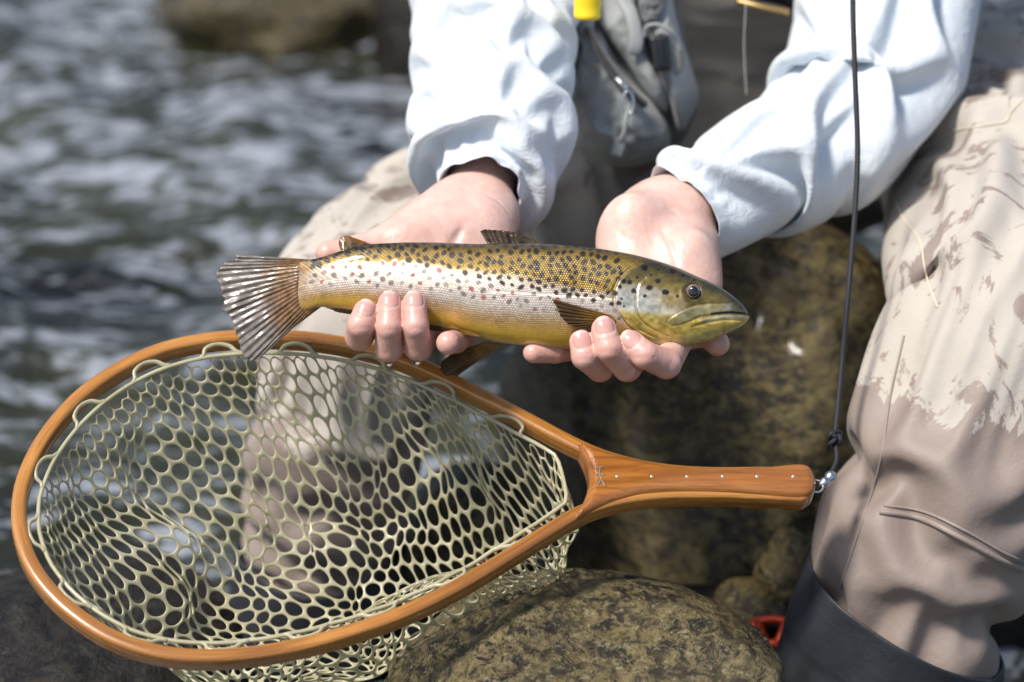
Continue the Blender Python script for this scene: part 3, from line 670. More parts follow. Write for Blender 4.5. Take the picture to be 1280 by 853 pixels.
def make_hand(fingers, thumb, palm, forearm, pads, creases, nails, h=0.0011):
    """fingers: chains of (px,py,depth,radius mm) MCP..tip. Returns V, F, flush, nail frames"""
    allp = []; toP = lambda q: P(q[0], q[1], q[2])
    ch = [[(toP(q), q[3] / 1000) for q in f] for f in fingers]; th = [(toP(q), q[3] / 1000) for q in thumb]
    pm = [[(toP(q), q[3] / 1000) for q in f] for f in palm]; fa = [(toP(q), q[3] / 1000) for q in forearm]
    pts = np.array([q[0] for c in ch + pm + [th, fa] for q in c]); rad = max(q[1] for c in ch + pm + [th, fa] for q in c)
    fld = Field(pts.min(0) - rad - .004, pts.max(0) + rad + .004, h)
    Dp = fld.blank()
    for c in pm:
        for (a, ra), (b, rb) in zip(c[:-1], c[1:]): fld.cone(Dp, a, b, ra, rb, .014)
    for (a, ra), (b, rb) in zip(fa[:-1], fa[1:]): fld.cone(Dp, a, b, ra, rb, .018)
    for (q, ax) in pads: fld.ell(Dp, toP(q), ax, .020)
    Dt = fld.blank()
    for (a, ra), (b, rb) in zip(th[:-1], th[1:]): fld.cone(Dt, a, b, ra, rb, .006)
    Dp = smin(Dp, Dt, .012)
    Df = fld.blank(); 
    for c in ch:
        Di = fld.blank()
        for k, ((a, ra), (b, rb)) in enumerate(zip(c[:-1], c[1:])):
            fld.cone(Di, a, b, ra, rb, .0012)
        Df = smin(Df, Di, .0011)
    D = smin(Dp, Df, .0075)
    for (pl, dep, wid) in creases:           # skin creases pressed in along short lines
        Q = np.array([toP(q) if len(q) == 3 and q[0] > 100 else q for q in pl]); sl, X = fld.sub(Q, .01); best = np.full(X.shape[:3], 1e9)
        for a, b in zip(Q[:-1], Q[1:]):
            ab = b - a; t = np.clip(((X - a) @ ab) / (ab @ ab), 0, 1); best = np.minimum(best, np.linalg.norm(X - a - t[..., None] * ab, axis=-1))
        D[sl] = D[sl] + dep / 1000 * np.exp(-(best / (wid / 1000)) ** 2)
    for c in nails:                           # groove round each nail bed, flat bed inside it
        (a, ra), (b, rb) = ch[c][-2], ch[c][-1]; Qn, ax, n = nail_grid((a, ra), (b, rb), nail_dir(c), 15, 15)
        bd = np.concatenate([Qn[::-1, 0], Qn[0], Qn[:, -1]]); sl, X = fld.sub(bd, .004); best = np.full(X.shape[:3], 1e9)
        for p0, p1 in zip(bd[:-1], bd[1:]):
            ab = p1 - p0; t = np.clip(((X - p0) @ ab) / max(ab @ ab, 1e-12), 0, 1); best = np.minimum(best, np.linalg.norm(X - p0 - t[..., None] * ab, axis=-1))
        D[sl] = D[sl] + .0006 * np.exp(-(best / .0009) ** 2) - .00025 * np.exp(-((best - .0019) / .0009) ** 2)
    V, F = fld.mesh(D)
    # relax the voxel steps
    for _ in range(1):
        acc = np.zeros_like(V); cnt = np.zeros(len(V))
        for k in range(4):
            np.add.at(acc, F[:, k], V[F[:, (k + 1) % 4]]); np.add.at(cnt, F[:, k], 1); np.add.at(acc, F[:, k], V[F[:, (k - 1) % 4]]); np.add.at(cnt, F[:, k], 1)
        V = V * .45 + .55 * acc / np.maximum(cnt, 1)[:, None]
    flush = np.zeros(len(V))
    for c in ch:
        for (a, ra), (b, rb) in zip(c[1:-1], c[2:]):
            ab = b - a; t = np.clip(((V - a) @ ab) / (ab @ ab), 0, 1); flush = np.maximum(flush, .36 * sstep(.016, .009, np.linalg.norm(V - a - t[:, None] * ab, axis=1)))
    for c in ch + [th]:
        for k, wgt in ((-1, .62), (-2, .28), (-3, .42)):
            q, r = c[k]; flush = np.maximum(flush, wgt * np.exp(-(np.linalg.norm(V - q, axis=1) / (r * 1.25)) ** 2))
    return V, F, flush, [(c[-2], c[-1]) for c in ch]

def nail(tipA, tipB, dors):
    nu_, nv_ = 17, 17; Q, ax, n = nail_grid(tipA, tipB, dors, nu_, nv_); u = np.linspace(-1, 1, nu_)[None, :]; v = np.linspace(0, 1, nv_)[:, None]
    b = tipB[0]; out = nrm(Q - b - ((Q - b) @ ax)[..., None] * ax)
    Q = Q + out * (.00055 * (1 - np.abs(u) ** 5) * sstep(0, .18, v) - .00025)[..., None] + ax * (.0008 * sstep(.85, 1, v) * (1 - u ** 2))[..., None]
    V1 = Q.reshape(-1, 3); V2 = (Q - n * .0010).reshape(-1, 3); Fg = grid_faces(nv_, nu_); n0 = len(V1)
    ring = np.concatenate([np.arange(nu_), np.arange(1, nv_) * nu_ + nu_ - 1, (nv_ - 1) * nu_ + np.arange(nu_ - 2, -1, -1), np.arange(nv_ - 2, 0, -1) * nu_]); r2 = np.roll(ring, -1)
    me = mesh_np('finger_nail', np.vstack([V1, V2]), [Fg[:, ::-1], Fg + n0, np.stack([r2, r2 + n0, ring + n0, ring], 1)])
    vv = np.repeat(v, nu_, 1).ravel(); attr_f(me, 'nv', np.concatenate([vv, vv])); return me

# person's right hand (under the tail) and left hand (under the head)
RH_F = [[(478, 372, 1.726, 11.0), (449, 421, 1.664, 9.3), (451, 407, 1.651, 8.8), (457, 390, 1.653, 8.0)],
        [(508, 388, 1.726, 11.3), (486, 436, 1.663, 9.3), (486, 409, 1.650, 8.35), (487, 380, 1.655, 7.9)],
        [(540, 394, 1.727, 11.0), (523, 434, 1.663, 9.2), (520, 408, 1.649, 8.3), (518, 380, 1.654, 7.9)],
        [(578, 392, 1.735, 10.2), (579, 420, 1.706, 8.4), (570, 427, 1.678, 7.9), (560, 429, 1.651, 7.7)]]
RH_T = [(556, 264, 1.778, 17), (502, 298, 1.757, 14.5), (446, 315, 1.745, 10), (410, 317, 1.740, 8.5)]
RH_P = [[(563, 262, 1.792, 18), (478, 372, 1.726, 12.5)], [(582, 264, 1.795, 19), (508, 388, 1.726, 12.5)], [(600, 268, 1.795, 19), (540, 394, 1.727, 12.2)], [(616, 275, 1.790, 17), (578, 392, 1.735, 11.5)]]
RH_A = [(594, 262, 1.800, 24), (602, 220, 1.832, 22), (612, 120, 1.88, 26)]
RH_PADS = [((600, 300, 1.770, 0), np.diag([.020, .014, .026])), ((540, 290, 1.765, 0), np.diag([.022, .014, .018]))]
RH_CR = [([(588, 262, 1.765), (578, 285, 1.752), (562, 312, 1.742)], 1.6, 3.2), ([(545, 262, 1.76), (520, 285, 1.745), (505, 305, 1.74)], .5, 1.6), ([(551, 240, 1.772), (600, 236, 1.768), (640, 268, 1.768)], .7, 1.8)]
LH_F = [[(852, 412, 1.716, 11.2), (833, 455, 1.658, 9.8), (806, 444, 1.645, 9.0), (789, 429, 1.648, 8.3)],
        [(822, 405, 1.724, 11.4), (784, 459, 1.660, 9.6), (761, 436, 1.645, 8.9), (755, 412, 1.648, 8.3)],
        [(790, 400, 1.728, 11.0), (750, 460, 1.668, 9.2), (731, 446, 1.650, 8.7), (727, 428, 1.651, 8.1)],
        [(762, 396, 1.730, 10.2), (726, 433, 1.704, 8.4), (694, 440, 1.684, 7.7), (667, 441, 1.676, 7.0)]]
LH_T = [(868, 312, 1.785, 17), (873, 360, 1.755, 14.2), (876, 408, 1.720, 10), (897, 430, 1.697, 8.2)]
LH_P = [[(858, 275, 1.795, 18), (852, 412, 1.716, 12.5)], [(842, 270, 1.798, 19), (822, 405, 1.724, 12.8)], [(822, 268, 1.796, 19), (790, 400, 1.728, 12.5)], [(800, 268, 1.790, 17), (762, 396, 1.730, 12)]]
LH_A = [(838, 266, 1.800, 24), (870, 244, 1.828, 21), (985, 165, 1.895, 26)]
LH_PADS = [((788, 298, 1.772, 0), np.diag([.022, .017, .032])), ((862, 330, 1.758, 0), np.diag([.016, .014, .022]))]
LH_CR = [([(822, 282, 1.758), (838, 305, 1.745), (846, 335, 1.736)], .9, 2.2), ([(862, 300, 1.755), (868, 322, 1.745), (874, 345, 1.738)], .5, 1.5), ([(800, 252, 1.768), (840, 262, 1.765), (884, 312, 1.765)], .6, 1.6), ([(775, 290, 1.752), (790, 310, 1.742), (800, 330, 1.735)], .4, 1.6)]

def finger_creases(F_):
    out = []
    for f in F_:
        for k in (2,):                        # wrinkles over the last joint and the knuckle
            x, y, d, r = f[k]; w = r * 1.5
            for o in (-2.4, 0.4): out.append(([(x - w * .8, y + o + 5, d - r / 1000 * .75), (x, y + o + 3.5, d - r / 1000 * 1.02), (x + w * .8, y + o + 5, d - r / 1000 * .75)], .45, .8))
    return out
rhV, rhF, rhX, rhN = make_hand(RH_F, RH_T, RH_P, RH_A, RH_PADS, RH_CR + finger_creases(RH_F[:3]), (0, 1, 2))
lhV, lhF, lhX, lhN = make_hand(LH_F, LH_T, LH_P, LH_A, LH_PADS, LH_CR + finger_creases(LH_F[:3]), (0, 1, 2))
# ------------------------------------------------------------------ body and clothes
person = thing('person', P(900, 420, 2.3) * np.array([1, 1, 0]) + np.array([0, 0, .0]), 'seated angler in a pale shirt and tan waders holding a trout', 'person')
SHO_R = np.array([-.045, 2.10, .985]); SHO_L = np.array([.375, 2.12, .985]); HEAD = np.array([.165, 1.98, 1.20])

def build_body():
    f = Field((-.2, 1.75, .30), (.6, 2.45, 1.42), .010); D = f.blank() + .1
    pel = P(885, 120, 2.36); chest = np.array([.165, 2.14, .86])
    f.cone(D, pel + [0, .04, 0], chest + [0, .03, 0], .10, .105, .05)
    f.cone(D, SHO_R + [.05, 0, -.03], SHO_L - [.05, 0, .03], .065, .065, .06)
    f.cone(D, chest + [0, 0, .12], HEAD + [0, .02, -.06], .06, .055, .03)
    f.ell(D, HEAD, np.diag([.078, .098, .115]), .02); f.cone(D, HEAD + [0, -.085, -.01], HEAD + [0, -.11, -.03], .012, .014, .01)
    for s in (-1, 1): f.ell(D, HEAD + [s * .08, .005, -.01], np.diag([.012, .022, .032]), .008)
    el_r = P(622, -70, 1.985); el_l = P(1075, 130, 1.955)
    f.cone(D, SHO_R + [0, .01, -.02], el_r, .040, .032, .03); f.cone(D, el_r, P(612, 120, 1.885), .034, .026, .02)
    f.cone(D, SHO_L + [0, .01, -.02], el_l + [0, .008, 0], .040, .030, .03); f.cone(D, el_l + [0, .008, 0], P(985, 165, 1.9), .034, .026, .02)
    V, F = f.mesh(D)
    VV, FF = merge([(rhV, rhF), (lhV, lhF), (V, F)])
    me = mesh_np('body', VV, FF); attr_f(me, 'flush', np.concatenate([rhX, lhX, np.zeros(len(V))]))
    body = add('body', me, SKIN, person)
    for lst, idx in ((rhN, (0, 1, 2)), (lhN, (0, 1, 2))):
        for i in idx:
            A, B = lst[i]; dors = nail_dir(i)
            add('finger_nail', nail(A, B, dors), nail_m, body)
build_body()

# ---- cloth tubes: a small position-based cloth solver gives sleeves and trouser legs real folds
def cloth_tube(path, n_v, n_u, slack, inner, steps=150, iters=6, grav=2.0, seed=1, girth=1.08, swell=1.25, pin=(2, 2), stiff_b=0.25, amp=.006, colliders=(), end_swell=1.0):
    """path rows: (px,py,depth,radius m). Cloth girth = radius*girth, length = path*slack; inner = body radius share"""
    pts = np.array([np.append(P(q[0], q[1], q[2]), q[3]) if not isinstance(q[0], np.ndarray) else np.append(q[0], q[1]) for q in path])
    CR = catmull(pts, n_v); C, R = CR[:, :3], CR[:, 3]
    T, Nn, B = frames(C); a = np.linspace(0, 2 * np.pi, n_u, endpoint=False)
    dirs = np.cos(a)[None, :, None] * Nn[:, None] + np.sin(a)[None, :, None] * B[:, None]
    rng = np.random.default_rng(seed)
    vv, uu = np.meshgrid(np.arange(n_v) / n_v, a, indexing='ij'); Lc = np.linalg.norm(np.diff(C, axis=0), axis=1).sum()
    pn = np.stack([np.cos(uu) * 1.3, np.sin(uu) * 1.3, vv * Lc / .05], -1)
    X = C[:, None] + (R[:, None] + amp * (fbm(pn, 3, seed) * 2))[..., None] * dirs
    X0 = X.copy(); inv = np.ones((n_v, 1, 1)); inv[:pin[0]] = 0
    if pin[1]: inv[-pin[1]:] = 0
    Lu = (2 * np.pi * R * girth / n_u)[:, None]; seg = np.linalg.norm(np.diff(C, axis=0), axis=1)
    Lv = (seg * slack)[:, None] + np.zeros((1, n_u))
    # on a bent path the outer side is longer: rest length follows the straight cloth, not the bend
    Ld = np.sqrt(Lv ** 2 + ((Lu[:-1] + Lu[1:]) / 2) ** 2)
    Vel = np.zeros_like(X); dt = 1 / 60; g = np.array([0, 0, -grav])
    def proj(X, A, Bs, rest, k, wA, wB):
        d = Bs - A; l = np.linalg.norm(d, axis=-1, keepdims=True); w = wA + wB
        c = k * (l - rest[..., None]) / np.maximum(l, 1e-9) / np.maximum(w, 1e-9) * d * .5
        return c * wA, -c * wB
    Rin = R * inner; Rout = R * (1 + (swell - 1) * np.interp(np.linspace(0, 1, n_v), [0, .78, .9, 1], [1, 1, end_swell, end_swell]))
    idx = np.arange(n_v)
    for st in range(steps):
        Vel = Vel * .90 + g * dt * inv; Xn = X + Vel * dt * inv
        for it in range(iters):
            W = np.broadcast_to(inv, (n_v, n_u, 1))
            Xr = np.roll(Xn, -1, 1); ca, cb = proj(Xn, Xn, Xr, np.broadcast_to(Lu, (n_v, n_u)), 1., W, W); Xn = Xn + ca + np.roll(cb, 1, 1)
            ca, cb = proj(Xn, Xn[:-1], Xn[1:], Lv, 1., W[:-1], W[1:]); Xn[:-1] += ca; Xn[1:] += cb
            for s in (-1, 1):
                Bq = np.roll(Xn[1:], s, 1); ca, cb = proj(Xn, Xn[:-1], Bq, Ld, .6, W[:-1], W[1:]); Xn[:-1] += ca; Xn[1:] += np.roll(cb, -s, 1)
            # bending: keep next-but-one neighbours apart
            lim = stiff_b
            d2 = Xn[2:] - Xn[:-2]; rest = (Lv[:-1] + Lv[1:]); ca, cb = proj(Xn, Xn[:-2], Xn[2:], rest, lim, W[:-2], W[2:]); Xn[:-2] += ca; Xn[2:] += cb
            Xr2 = np.roll(Xn, -2, 1); r2 = np.broadcast_to(Lu * 1.985, (n_v, n_u)); ca, cb = proj(Xn, Xn, Xr2, r2, lim * .6, W, W); Xn = Xn + ca + np.roll(cb, 2, 1)
            # body inside, silhouette limit outside (distance to the local stretch of the limb)
            lo = np.clip(idx - 3, 0, n_v - 1); hi = np.clip(idx + 3, 0, n_v - 1)
            A_ = C[lo][:, None]; AB = (C[hi] - C[lo])[:, None]; t = np.clip(((Xn - A_) * AB).sum(-1) / np.maximum((AB * AB).sum(-1), 1e-12), 0, 1)
            Q = A_ + t[..., None] * AB; d = Xn - Q; l = np.linalg.norm(d, axis=-1, keepdims=True)
            tgt = np.clip(l, Rin[:, None, None], Rout[:, None, None]); Xn = np.where(inv > 0, Q + nrm(d / np.maximum(l, 1e-9) + .12 * dirs) * tgt, X0)
            for (ca_, cb_, cr_) in colliders:
                ab = cb_ - ca_; t = np.clip(((Xn - ca_) @ ab) / (ab @ ab), 0, 1); q = ca_ + t[..., None] * ab; d = Xn - q; l = np.linalg.norm(d, axis=-1, keepdims=True)
                Xn = np.where((l < cr_) & (inv > 0), q + d / np.maximum(l, 1e-9) * cr_, Xn)
        Vel = (Xn - X) / dt; sp = np.linalg.norm(Vel, axis=-1, keepdims=True); Vel = Vel * np.minimum(1, .6 / np.maximum(sp, 1e-9)); X = Xn
    # light smoothing
    for _ in range(1):
        Xs = X.copy(); Xs[1:-1] = X[1:-1] * .6 + .2 * (X[:-2] + X[2:]); X = Xs * .7 + .15 * (np.roll(Xs, 1, 1) + np.roll(Xs, -1, 1))
    return X, C, R, dirs

def tube_mesh(name, X, m, parent, thick=.0012, lip_end=True, sub=2, attrs=None, rename=None):
    """turn a cloth grid into a mesh with a folded-in hem at its last row"""
    nv, nu = X.shape[:2]; rows = [X]
    if lip_end:
        c = X[-1].mean(0); t = nrm(X[-1].mean(0) - X[-3].mean(0)); r = X[-1] - c
        rows.append((c + r * .985 + t * .0012)[None]); rows.append((c + r * .94 - t * .0005)[None]); rows.append((c + r * .88 - t * .012)[None])
    Y = np.concatenate(rows); n2 = Y.shape[0]
    me = mesh_np(name, Y.reshape(-1, 3), grid_faces(n2, nu, True)[:, ::-1])
    v = np.repeat(np.linspace(0, 1, n2)[:, None], nu, 1); u = np.repeat(np.linspace(0, 1, nu, endpoint=False)[None], n2, 0)
    attr_f(me, 'along', v.ravel())
    o = add(name, me, m, parent)
    subsurf(o, sub); return o

def fabric(name, c1, c2, weave=900.0, rough=.85, bump_s=.25, sheen=.2, wrinkle=.22):
    m, nt, b = mat(name); v = coords(nt)
    L(nt, mixc(nt, ramp(nt, tnoise(nt, v, 30, 4), [(.35, 0.), (.65, 1.)]), c1, c2), b.inputs['Base Color']); b.inputs['Roughness'].default_value = rough
    b.inputs['Sheen Weight'].default_value = sheen
    w1 = tnoise(nt, coords(nt, 'Object', (1, .15, .15)), weave, 2, .5); w2 = tnoise(nt, coords(nt, 'Object', (.15, 1, 1)), weave, 2, .5)
    n1 = bump(nt, b, math_n(nt, 'ADD', w1, w2), bump_s, .0006); bump(nt, b, tnoise(nt, v, 60, 4, .6, .8), wrinkle, .004, n1)
    return m
SHIRT = fabric('shirt_cotton', (.60, .655, .705), (.65, .70, .745), 700, .85, .3, .2, .5)

def build_sleeves():
    pr = [(SHO_R + np.array([0, 0, .01]), .075), (P(618, -210, 2.04), .066), (622, -70, 1.985, .064), (619, 10, 1.94, .0575), (615, 90, 1.892, .0555), (613, 150, 1.858, .0555), (612, 195, 1.835, .0500), (604, 226, 1.815, .0385), (600, 246, 1.800, .0315)]
    X, C, R, dirs = cloth_tube(pr, 96, 56, 1.32, .66, 150, 8, 1.5, 5, 1.14, 1.15, (1, 1), .10, amp=.010)
    tube_mesh('sleeve', X, SHIRT, person, sub=3)
    pl = [(SHO_L + np.array([0, 0, .01]), .075), (P(1125, -200, 2.05), .068), (1116, -60, 2.00, .067), (1098, 40, 1.968, .066), (1072, 125, 1.935, .0635), (1015, 165, 1.898, .0575), (950, 198, 1.862, .0510), (898, 234, 1.832, .0430), (866, 256, 1.812, .0385), (846, 269, 1.799, .0340)]
    X, C, R, dirs = cloth_tube(pl, 100, 56, 1.32, .62, 150, 8, 1.5, 9, 1.14, 1.15, (1, 1), .10, amp=.010)
    tube_mesh('sleeve', X, SHIRT, person, sub=3)
build_sleeves()

def wader_material():
    m, nt, b = mat('wader_fabric'); v = coords(nt)
    a = N(nt, 'ShaderNodeAttribute'); a.attribute_name = 'wet'
    nz = tnoise(nt, coords(nt, 'Object', (1.0, 1.0, .62)), 24, 7, .66, .9); nz2 = tnoise(nt, v, 7, 3, .5)
    f = math_n(nt, 'ADD', a.outputs['Fac'], math_n(nt, 'ADD', math_n(nt, 'MULTIPLY', math_n(nt, 'SUBTRACT', nz, .5), 1.5), math_n(nt, 'MULTIPLY', math_n(nt, 'SUBTRACT', nz2, .5), .5)))
    wet = ramp(nt, f, [(.49, 0.), (.53, 1.)])
    dry = mixc(nt, tnoise(nt, v, 45, 4), (.39, .355, .31), (.46, .42, .37)); we = mixc(nt, tnoise(nt, v, 18, 4), (.205, .158, .135), (.275, .22, .19))
    L(nt, mixc(nt, wet, dry, we), b.inputs['Base Color']); L(nt, ramp(nt, wet, [(0., .85), (1., .58)]), b.inputs['Roughness']); b.inputs['Sheen Weight'].default_value = .1
    w1 = tnoise(nt, v, 800, 2, .5); n1 = bump(nt, b, w1, .15, .0006); bump(nt, b, tnoise(nt, v, 55, 4, .6), .25, .004, n1)
    return m
WADER = wader_material()
GUARD = fabric('gaiter_neoprene', (.016, .018, .023), (.026, .028, .035), 600, .5, .2, .0)

def build_legs():
    hip_r = P(770, 190, 2.36); hip_l = P(1150, 120, 2.36)
    lr = [(hip_r, .095), (690, 245, 2.25, .092), (580, 300, 2.12, .088), (490, 345, 2.02, .084), (452, 378, 1.985, .080), (436, 425, 1.985, .073), (424, 500, 2.02, .068), (410, 600, 2.06, .066), (399, 690, 2.10, .063), (390, 770, 2.135, .062)]
    ll = [(hip_l, .100), (1235, 165, 2.20, .098), (1268, 235, 2.02, .094), (1272, 310, 1.87, .090), (1272, 378, 1.795, .080), (1246, 440, 1.775, .081), (1208, 555, 1.78, .0785), (1158, 680, 1.79, .0765), (1128, 770, 1.80, .0730), (1098, 860, 1.82, .071)]
    for k, (pth, seed, wetf) in enumerate(((lr, 14, None), (ll, 23, None))):
        X, C, R, dirs = cloth_tube(pth, 100, 60, 1.36, .74, 160, 8, 1.0, seed, 1.13, 1.11, (1, 1), .10, amp=.010, end_swell=.25)
        nv, nu = X.shape[:2]; v = np.linspace(0, 1, nv)
        # welt seams: one down the shin, one hem of the knee patch
        Nrm = nrm(X - C[:, None]); disp = np.zeros((nv, nu)); uu = np.linspace(0, 2 * np.pi, nu, endpoint=False)
        cen = nrm(Nrm @ (-FWD * .8 - RIGHT * .75 + UP * .1)[:, None])[..., 0] if False else Nrm @ nrm(-FWD * .75 - RIGHT * .66)
        o = tube_mesh('wader_leg', X, WADER, person, lip_end=False, sub=3)
        zb = P(1200, 500, 1.787)[2] if k == 1 else P(415, 545, 2.03)[2]
        wetv = np.interp(X[..., 2] - zb, [-.10, -.012, .012, .05, .2], [1.25, .95, .52, .40, .47]) + (.5 * sstep(.25, .0, v)[:, None] if k == 0 else 0)
        attr_f(o.data, 'wet', wetv.ravel())
        # gravel guard over the shin's foot
        gp = [(q[0], q[1], q[2], q[3] * 1.10) for q in pth[-2:]]
        if k == 0: gp = [(400, 682, 2.092, .0665), (395, 740, 2.12, .0745), (388, 800, 2.15, .074), (382, 880, 2.19, .072), (378, 960, 2.24, .07)]
        else: gp = [(1130, 765, 1.799, .0740), (1113, 820, 1.81, .0780), (1098, 875, 1.82, .081), (1084, 935, 1.835, .081), (1072, 1000, 1.86, .08)]
        X2, *_ = cloth_tube(gp, 40, 48, 1.10, .93, 80, 6, 1.0, seed + 3, 1.03, 1.07, (1, 1), .2, amp=.005)
        fr = np.linspace(0, 1, len(X2))[:, None]; cx_ = X2.mean(1)[:, 0][:, None]
        X2[..., 2] -= (.30 if k == 1 else -.1) * (X2[..., 0] - cx_) * (1 - fr) ** 1.2
        cc_ = X2.mean(1, keepdims=True); X2 = cc_ + (X2 - cc_) * (1 + .022 * sstep(.24, .20, fr))[..., None]
        g = tube_mesh('gravel_guard', X2[::-1], GUARD, person, lip_end=True, sub=2)
        # boot below the guard
        c0 = X2[-1].mean(0); f = Field(c0 + [-.07, -.24, -.13], c0 + [.07, .09, .06], .005); D = f.blank()
        f.cone(D, c0 + [0, 0, .03], c0 + [0, .01, -.06], .05, .046, .02); f.cone(D, c0 + [0, .02, -.075], c0 + [0, -.16, -.088], .042, .036, .03)
        bv, bf = f.mesh(D); add('boot', mesh_np('boot', bv, bf), GUARD, person)
    # seat and belly of the waders
    f = Field((-.12, 1.95, .26), (.48, 2.60, .92), .006); D = f.blank() + .1
    pel = P(900, 130, 2.40)
    f.cone(D, P(810, 170, 2.38), P(1070, 130, 2.38), .115, .115, .05); f.cone(D, pel, np.array([.165, 2.18, .84]), .150, .155, .06)
    X = f.all(); D = D + .010 * fbm(X * np.array([7, 9, 22.]), 3, 5) + .005 * np.abs(fbm(X * np.array([12, 12, 40.]), 2, 9))
    V, F = f.mesh(D); me = mesh_np('wader_seat', V, F); attr_f(me, 'wet', np.full(len(V), .25)); attr_f(me, 'along', np.zeros(len(V)))
    o = add('wader_seat', me, WADER, person); subsurf(o, 1)
    # shirt over chest and shoulders, collar, cap (above the picture's edge)
    f = Field((-.16, 1.80, .70), (.50, 2.40, 1.12), .008); D = f.blank() + .1
    f.cone(D, np.array([.165, 2.16, .80]), np.array([.165, 2.13, .92]), .150, .14, .05); f.cone(D, SHO_R + [.03, 0, -.02], SHO_L - [.03, 0, .02], .082, .082, .06)
    X = f.all(); D = D + .006 * fbm(X * 14, 3, 8)
    V, F = f.mesh(D); add('shirt', mesh_np('shirt', V, F), SHIRT, person)
    Dv, Df = ICO[4]; c = HEAD + np.array([0, .005, .045]); V = Dv * np.array([.092, .112, .088]); V[:, 2] = np.maximum(V[:, 2], -.01)
    cap = add('cap', mesh_np('cap', V + c, Df), GUARD, person)
    t = np.linspace(-1.15, 1.15, 24); r1 = np.stack([np.sin(t) * .088, -np.cos(t) * .108, 0 * t + .005], 1); r2 = np.stack([np.sin(t) * .098, -np.cos(t) * .108 - .075 * np.cos(t * 1.2) ** .5, -.012 + 0 * t], 1)
    Vb = np.vstack([r1, r2, r2 - [0, 0, .004], r1 - [0, 0, .004]]) + c; Fb = []
    for k in range(4):
        i = np.arange(23); a_ = k * 24; b_ = ((k + 1) % 4) * 24; Fb.append(np.stack([a_ + i, a_ + i + 1, b_ + i + 1, b_ + i], 1))
    add('cap_brim', mesh_np('cap_brim', Vb, np.vstack(Fb)), GUARD, cap)
build_legs()
# ------------------------------------------------------------------ landing net
NET_T = math.radians(50); NET_O = P(735, 600, 1.690)
NA = nrm(RIGHT + .12 * FWD); NB = -UP * math.sin(NET_T) - FWD * math.cos(NET_T); NB = nrm(NB - NA * (NB @ NA)); NN = np.cross(NA, NB); NN = NN if NN[2] > 0 else -NN
def to_plane(pts):
    pts = np.asarray(pts, float); r = FWD + ((pts[:, 0] - 640) / FPX)[:, None] * RIGHT + ((426.5 - pts[:, 1]) / FPX)[:, None] * UP
    t = ((NET_O - CAM) @ NN) / (r @ NN); Q = CAM + r * t[:, None] - NET_O
    return np.stack([Q @ NA, Q @ NB], 1)
def from_plane(ab, n=0.0):
    ab = np.asarray(ab, float); n = np.broadcast_to(np.asarray(n, float), ab.shape[:-1])
    return NET_O + ab[..., :1] * NA + ab[..., 1:2] * NB + n[..., None] * NN
HOOP_PX = [(1000, 596), (950, 596.5), (900, 597), (850, 595), (805, 589), (765, 579), (735, 568), (700, 551), (650, 524), (600, 498), (550, 473), (500, 452), (450, 438), (400, 429), (350, 425), (300, 425), (250, 430), (200, 442), (150, 465), (100, 500), (60, 545), (35, 590), (24.5, 630), (26, 670), (41, 712), (70, 750), (110, 783), (150, 805), (200, 820), (250, 825), (300, 823), (350, 816), (400, 805), (450, 790), (500, 772), (550, 749), (600, 721), (650, 690), (690, 665), (725, 645), (765, 631), (805, 624), (850, 621), (900, 621), (950, 622.5), (1000, 625)]
HANDLE_PX = [(716, 559), (760, 574), (800, 584), (850, 591.5), (900, 593.5), (950, 592), (990, 588.5), (1006, 590), (1014, 597), (1017.5, 609), (1016, 621), (1008, 628), (990, 629.5), (950, 627), (900, 624), (850, 623), (805, 626), (770, 634), (742, 645), (716, 657), (728, 634), (734.5, 612), (733, 592), (724, 572)]

def poly_sd(X, Y, poly):
    d = np.full(X.shape, 1e9); ins = np.zeros(X.shape, bool); n = len(poly)
    for i in range(n):
        a, b = poly[i], poly[(i + 1) % n]; ab = b - a
        t = np.clip(((X - a[0]) * ab[0] + (Y - a[1]) * ab[1]) / (ab @ ab), 0, 1); d = np.minimum(d, np.hypot(X - a[0] - t * ab[0], Y - a[1] - t * ab[1]))
        c = ((a[1] <= Y) & (b[1] > Y)) | ((b[1] <= Y) & (a[1] > Y)); xi = a[0] + (Y - a[1]) / np.where(np.abs(ab[1]) < 1e-12, 1e-12, ab[1]) * ab[0]; ins ^= c & (X < xi)
    return np.where(ins, -d, d)

def wood(name, c1, c2, c3, attr='grain'):
    m, nt, b = mat(name)
    v = coords(nt, attr=attr, scale=(3.5, 60, 60)); v2 = coords(nt, attr=attr, scale=(14, 420, 420))
    n1 = tnoise(nt, v, 2.2, 5, .6, .8); n2 = tnoise(nt, v2, 2.0, 4, .6)
    c = ramp(nt, n1, [(.3, c1), (.5, c2), (.72, c3)]); c = mixc(nt, ramp(nt, n2, [(.35, .55), (.55, 0.)]), c, c1)
    L(nt, c, b.inputs['Base Color']); b.inputs['Roughness'].default_value = .3; b.inputs['Coat Weight'].default_value = .8; b.inputs['Coat Roughness'].default_value = .13
    n_ = bump(nt, b, n2, .12, .0006); bump(nt, b, tnoise(nt, coords(nt), 240, 4), .10, .0006, n_)
    return m

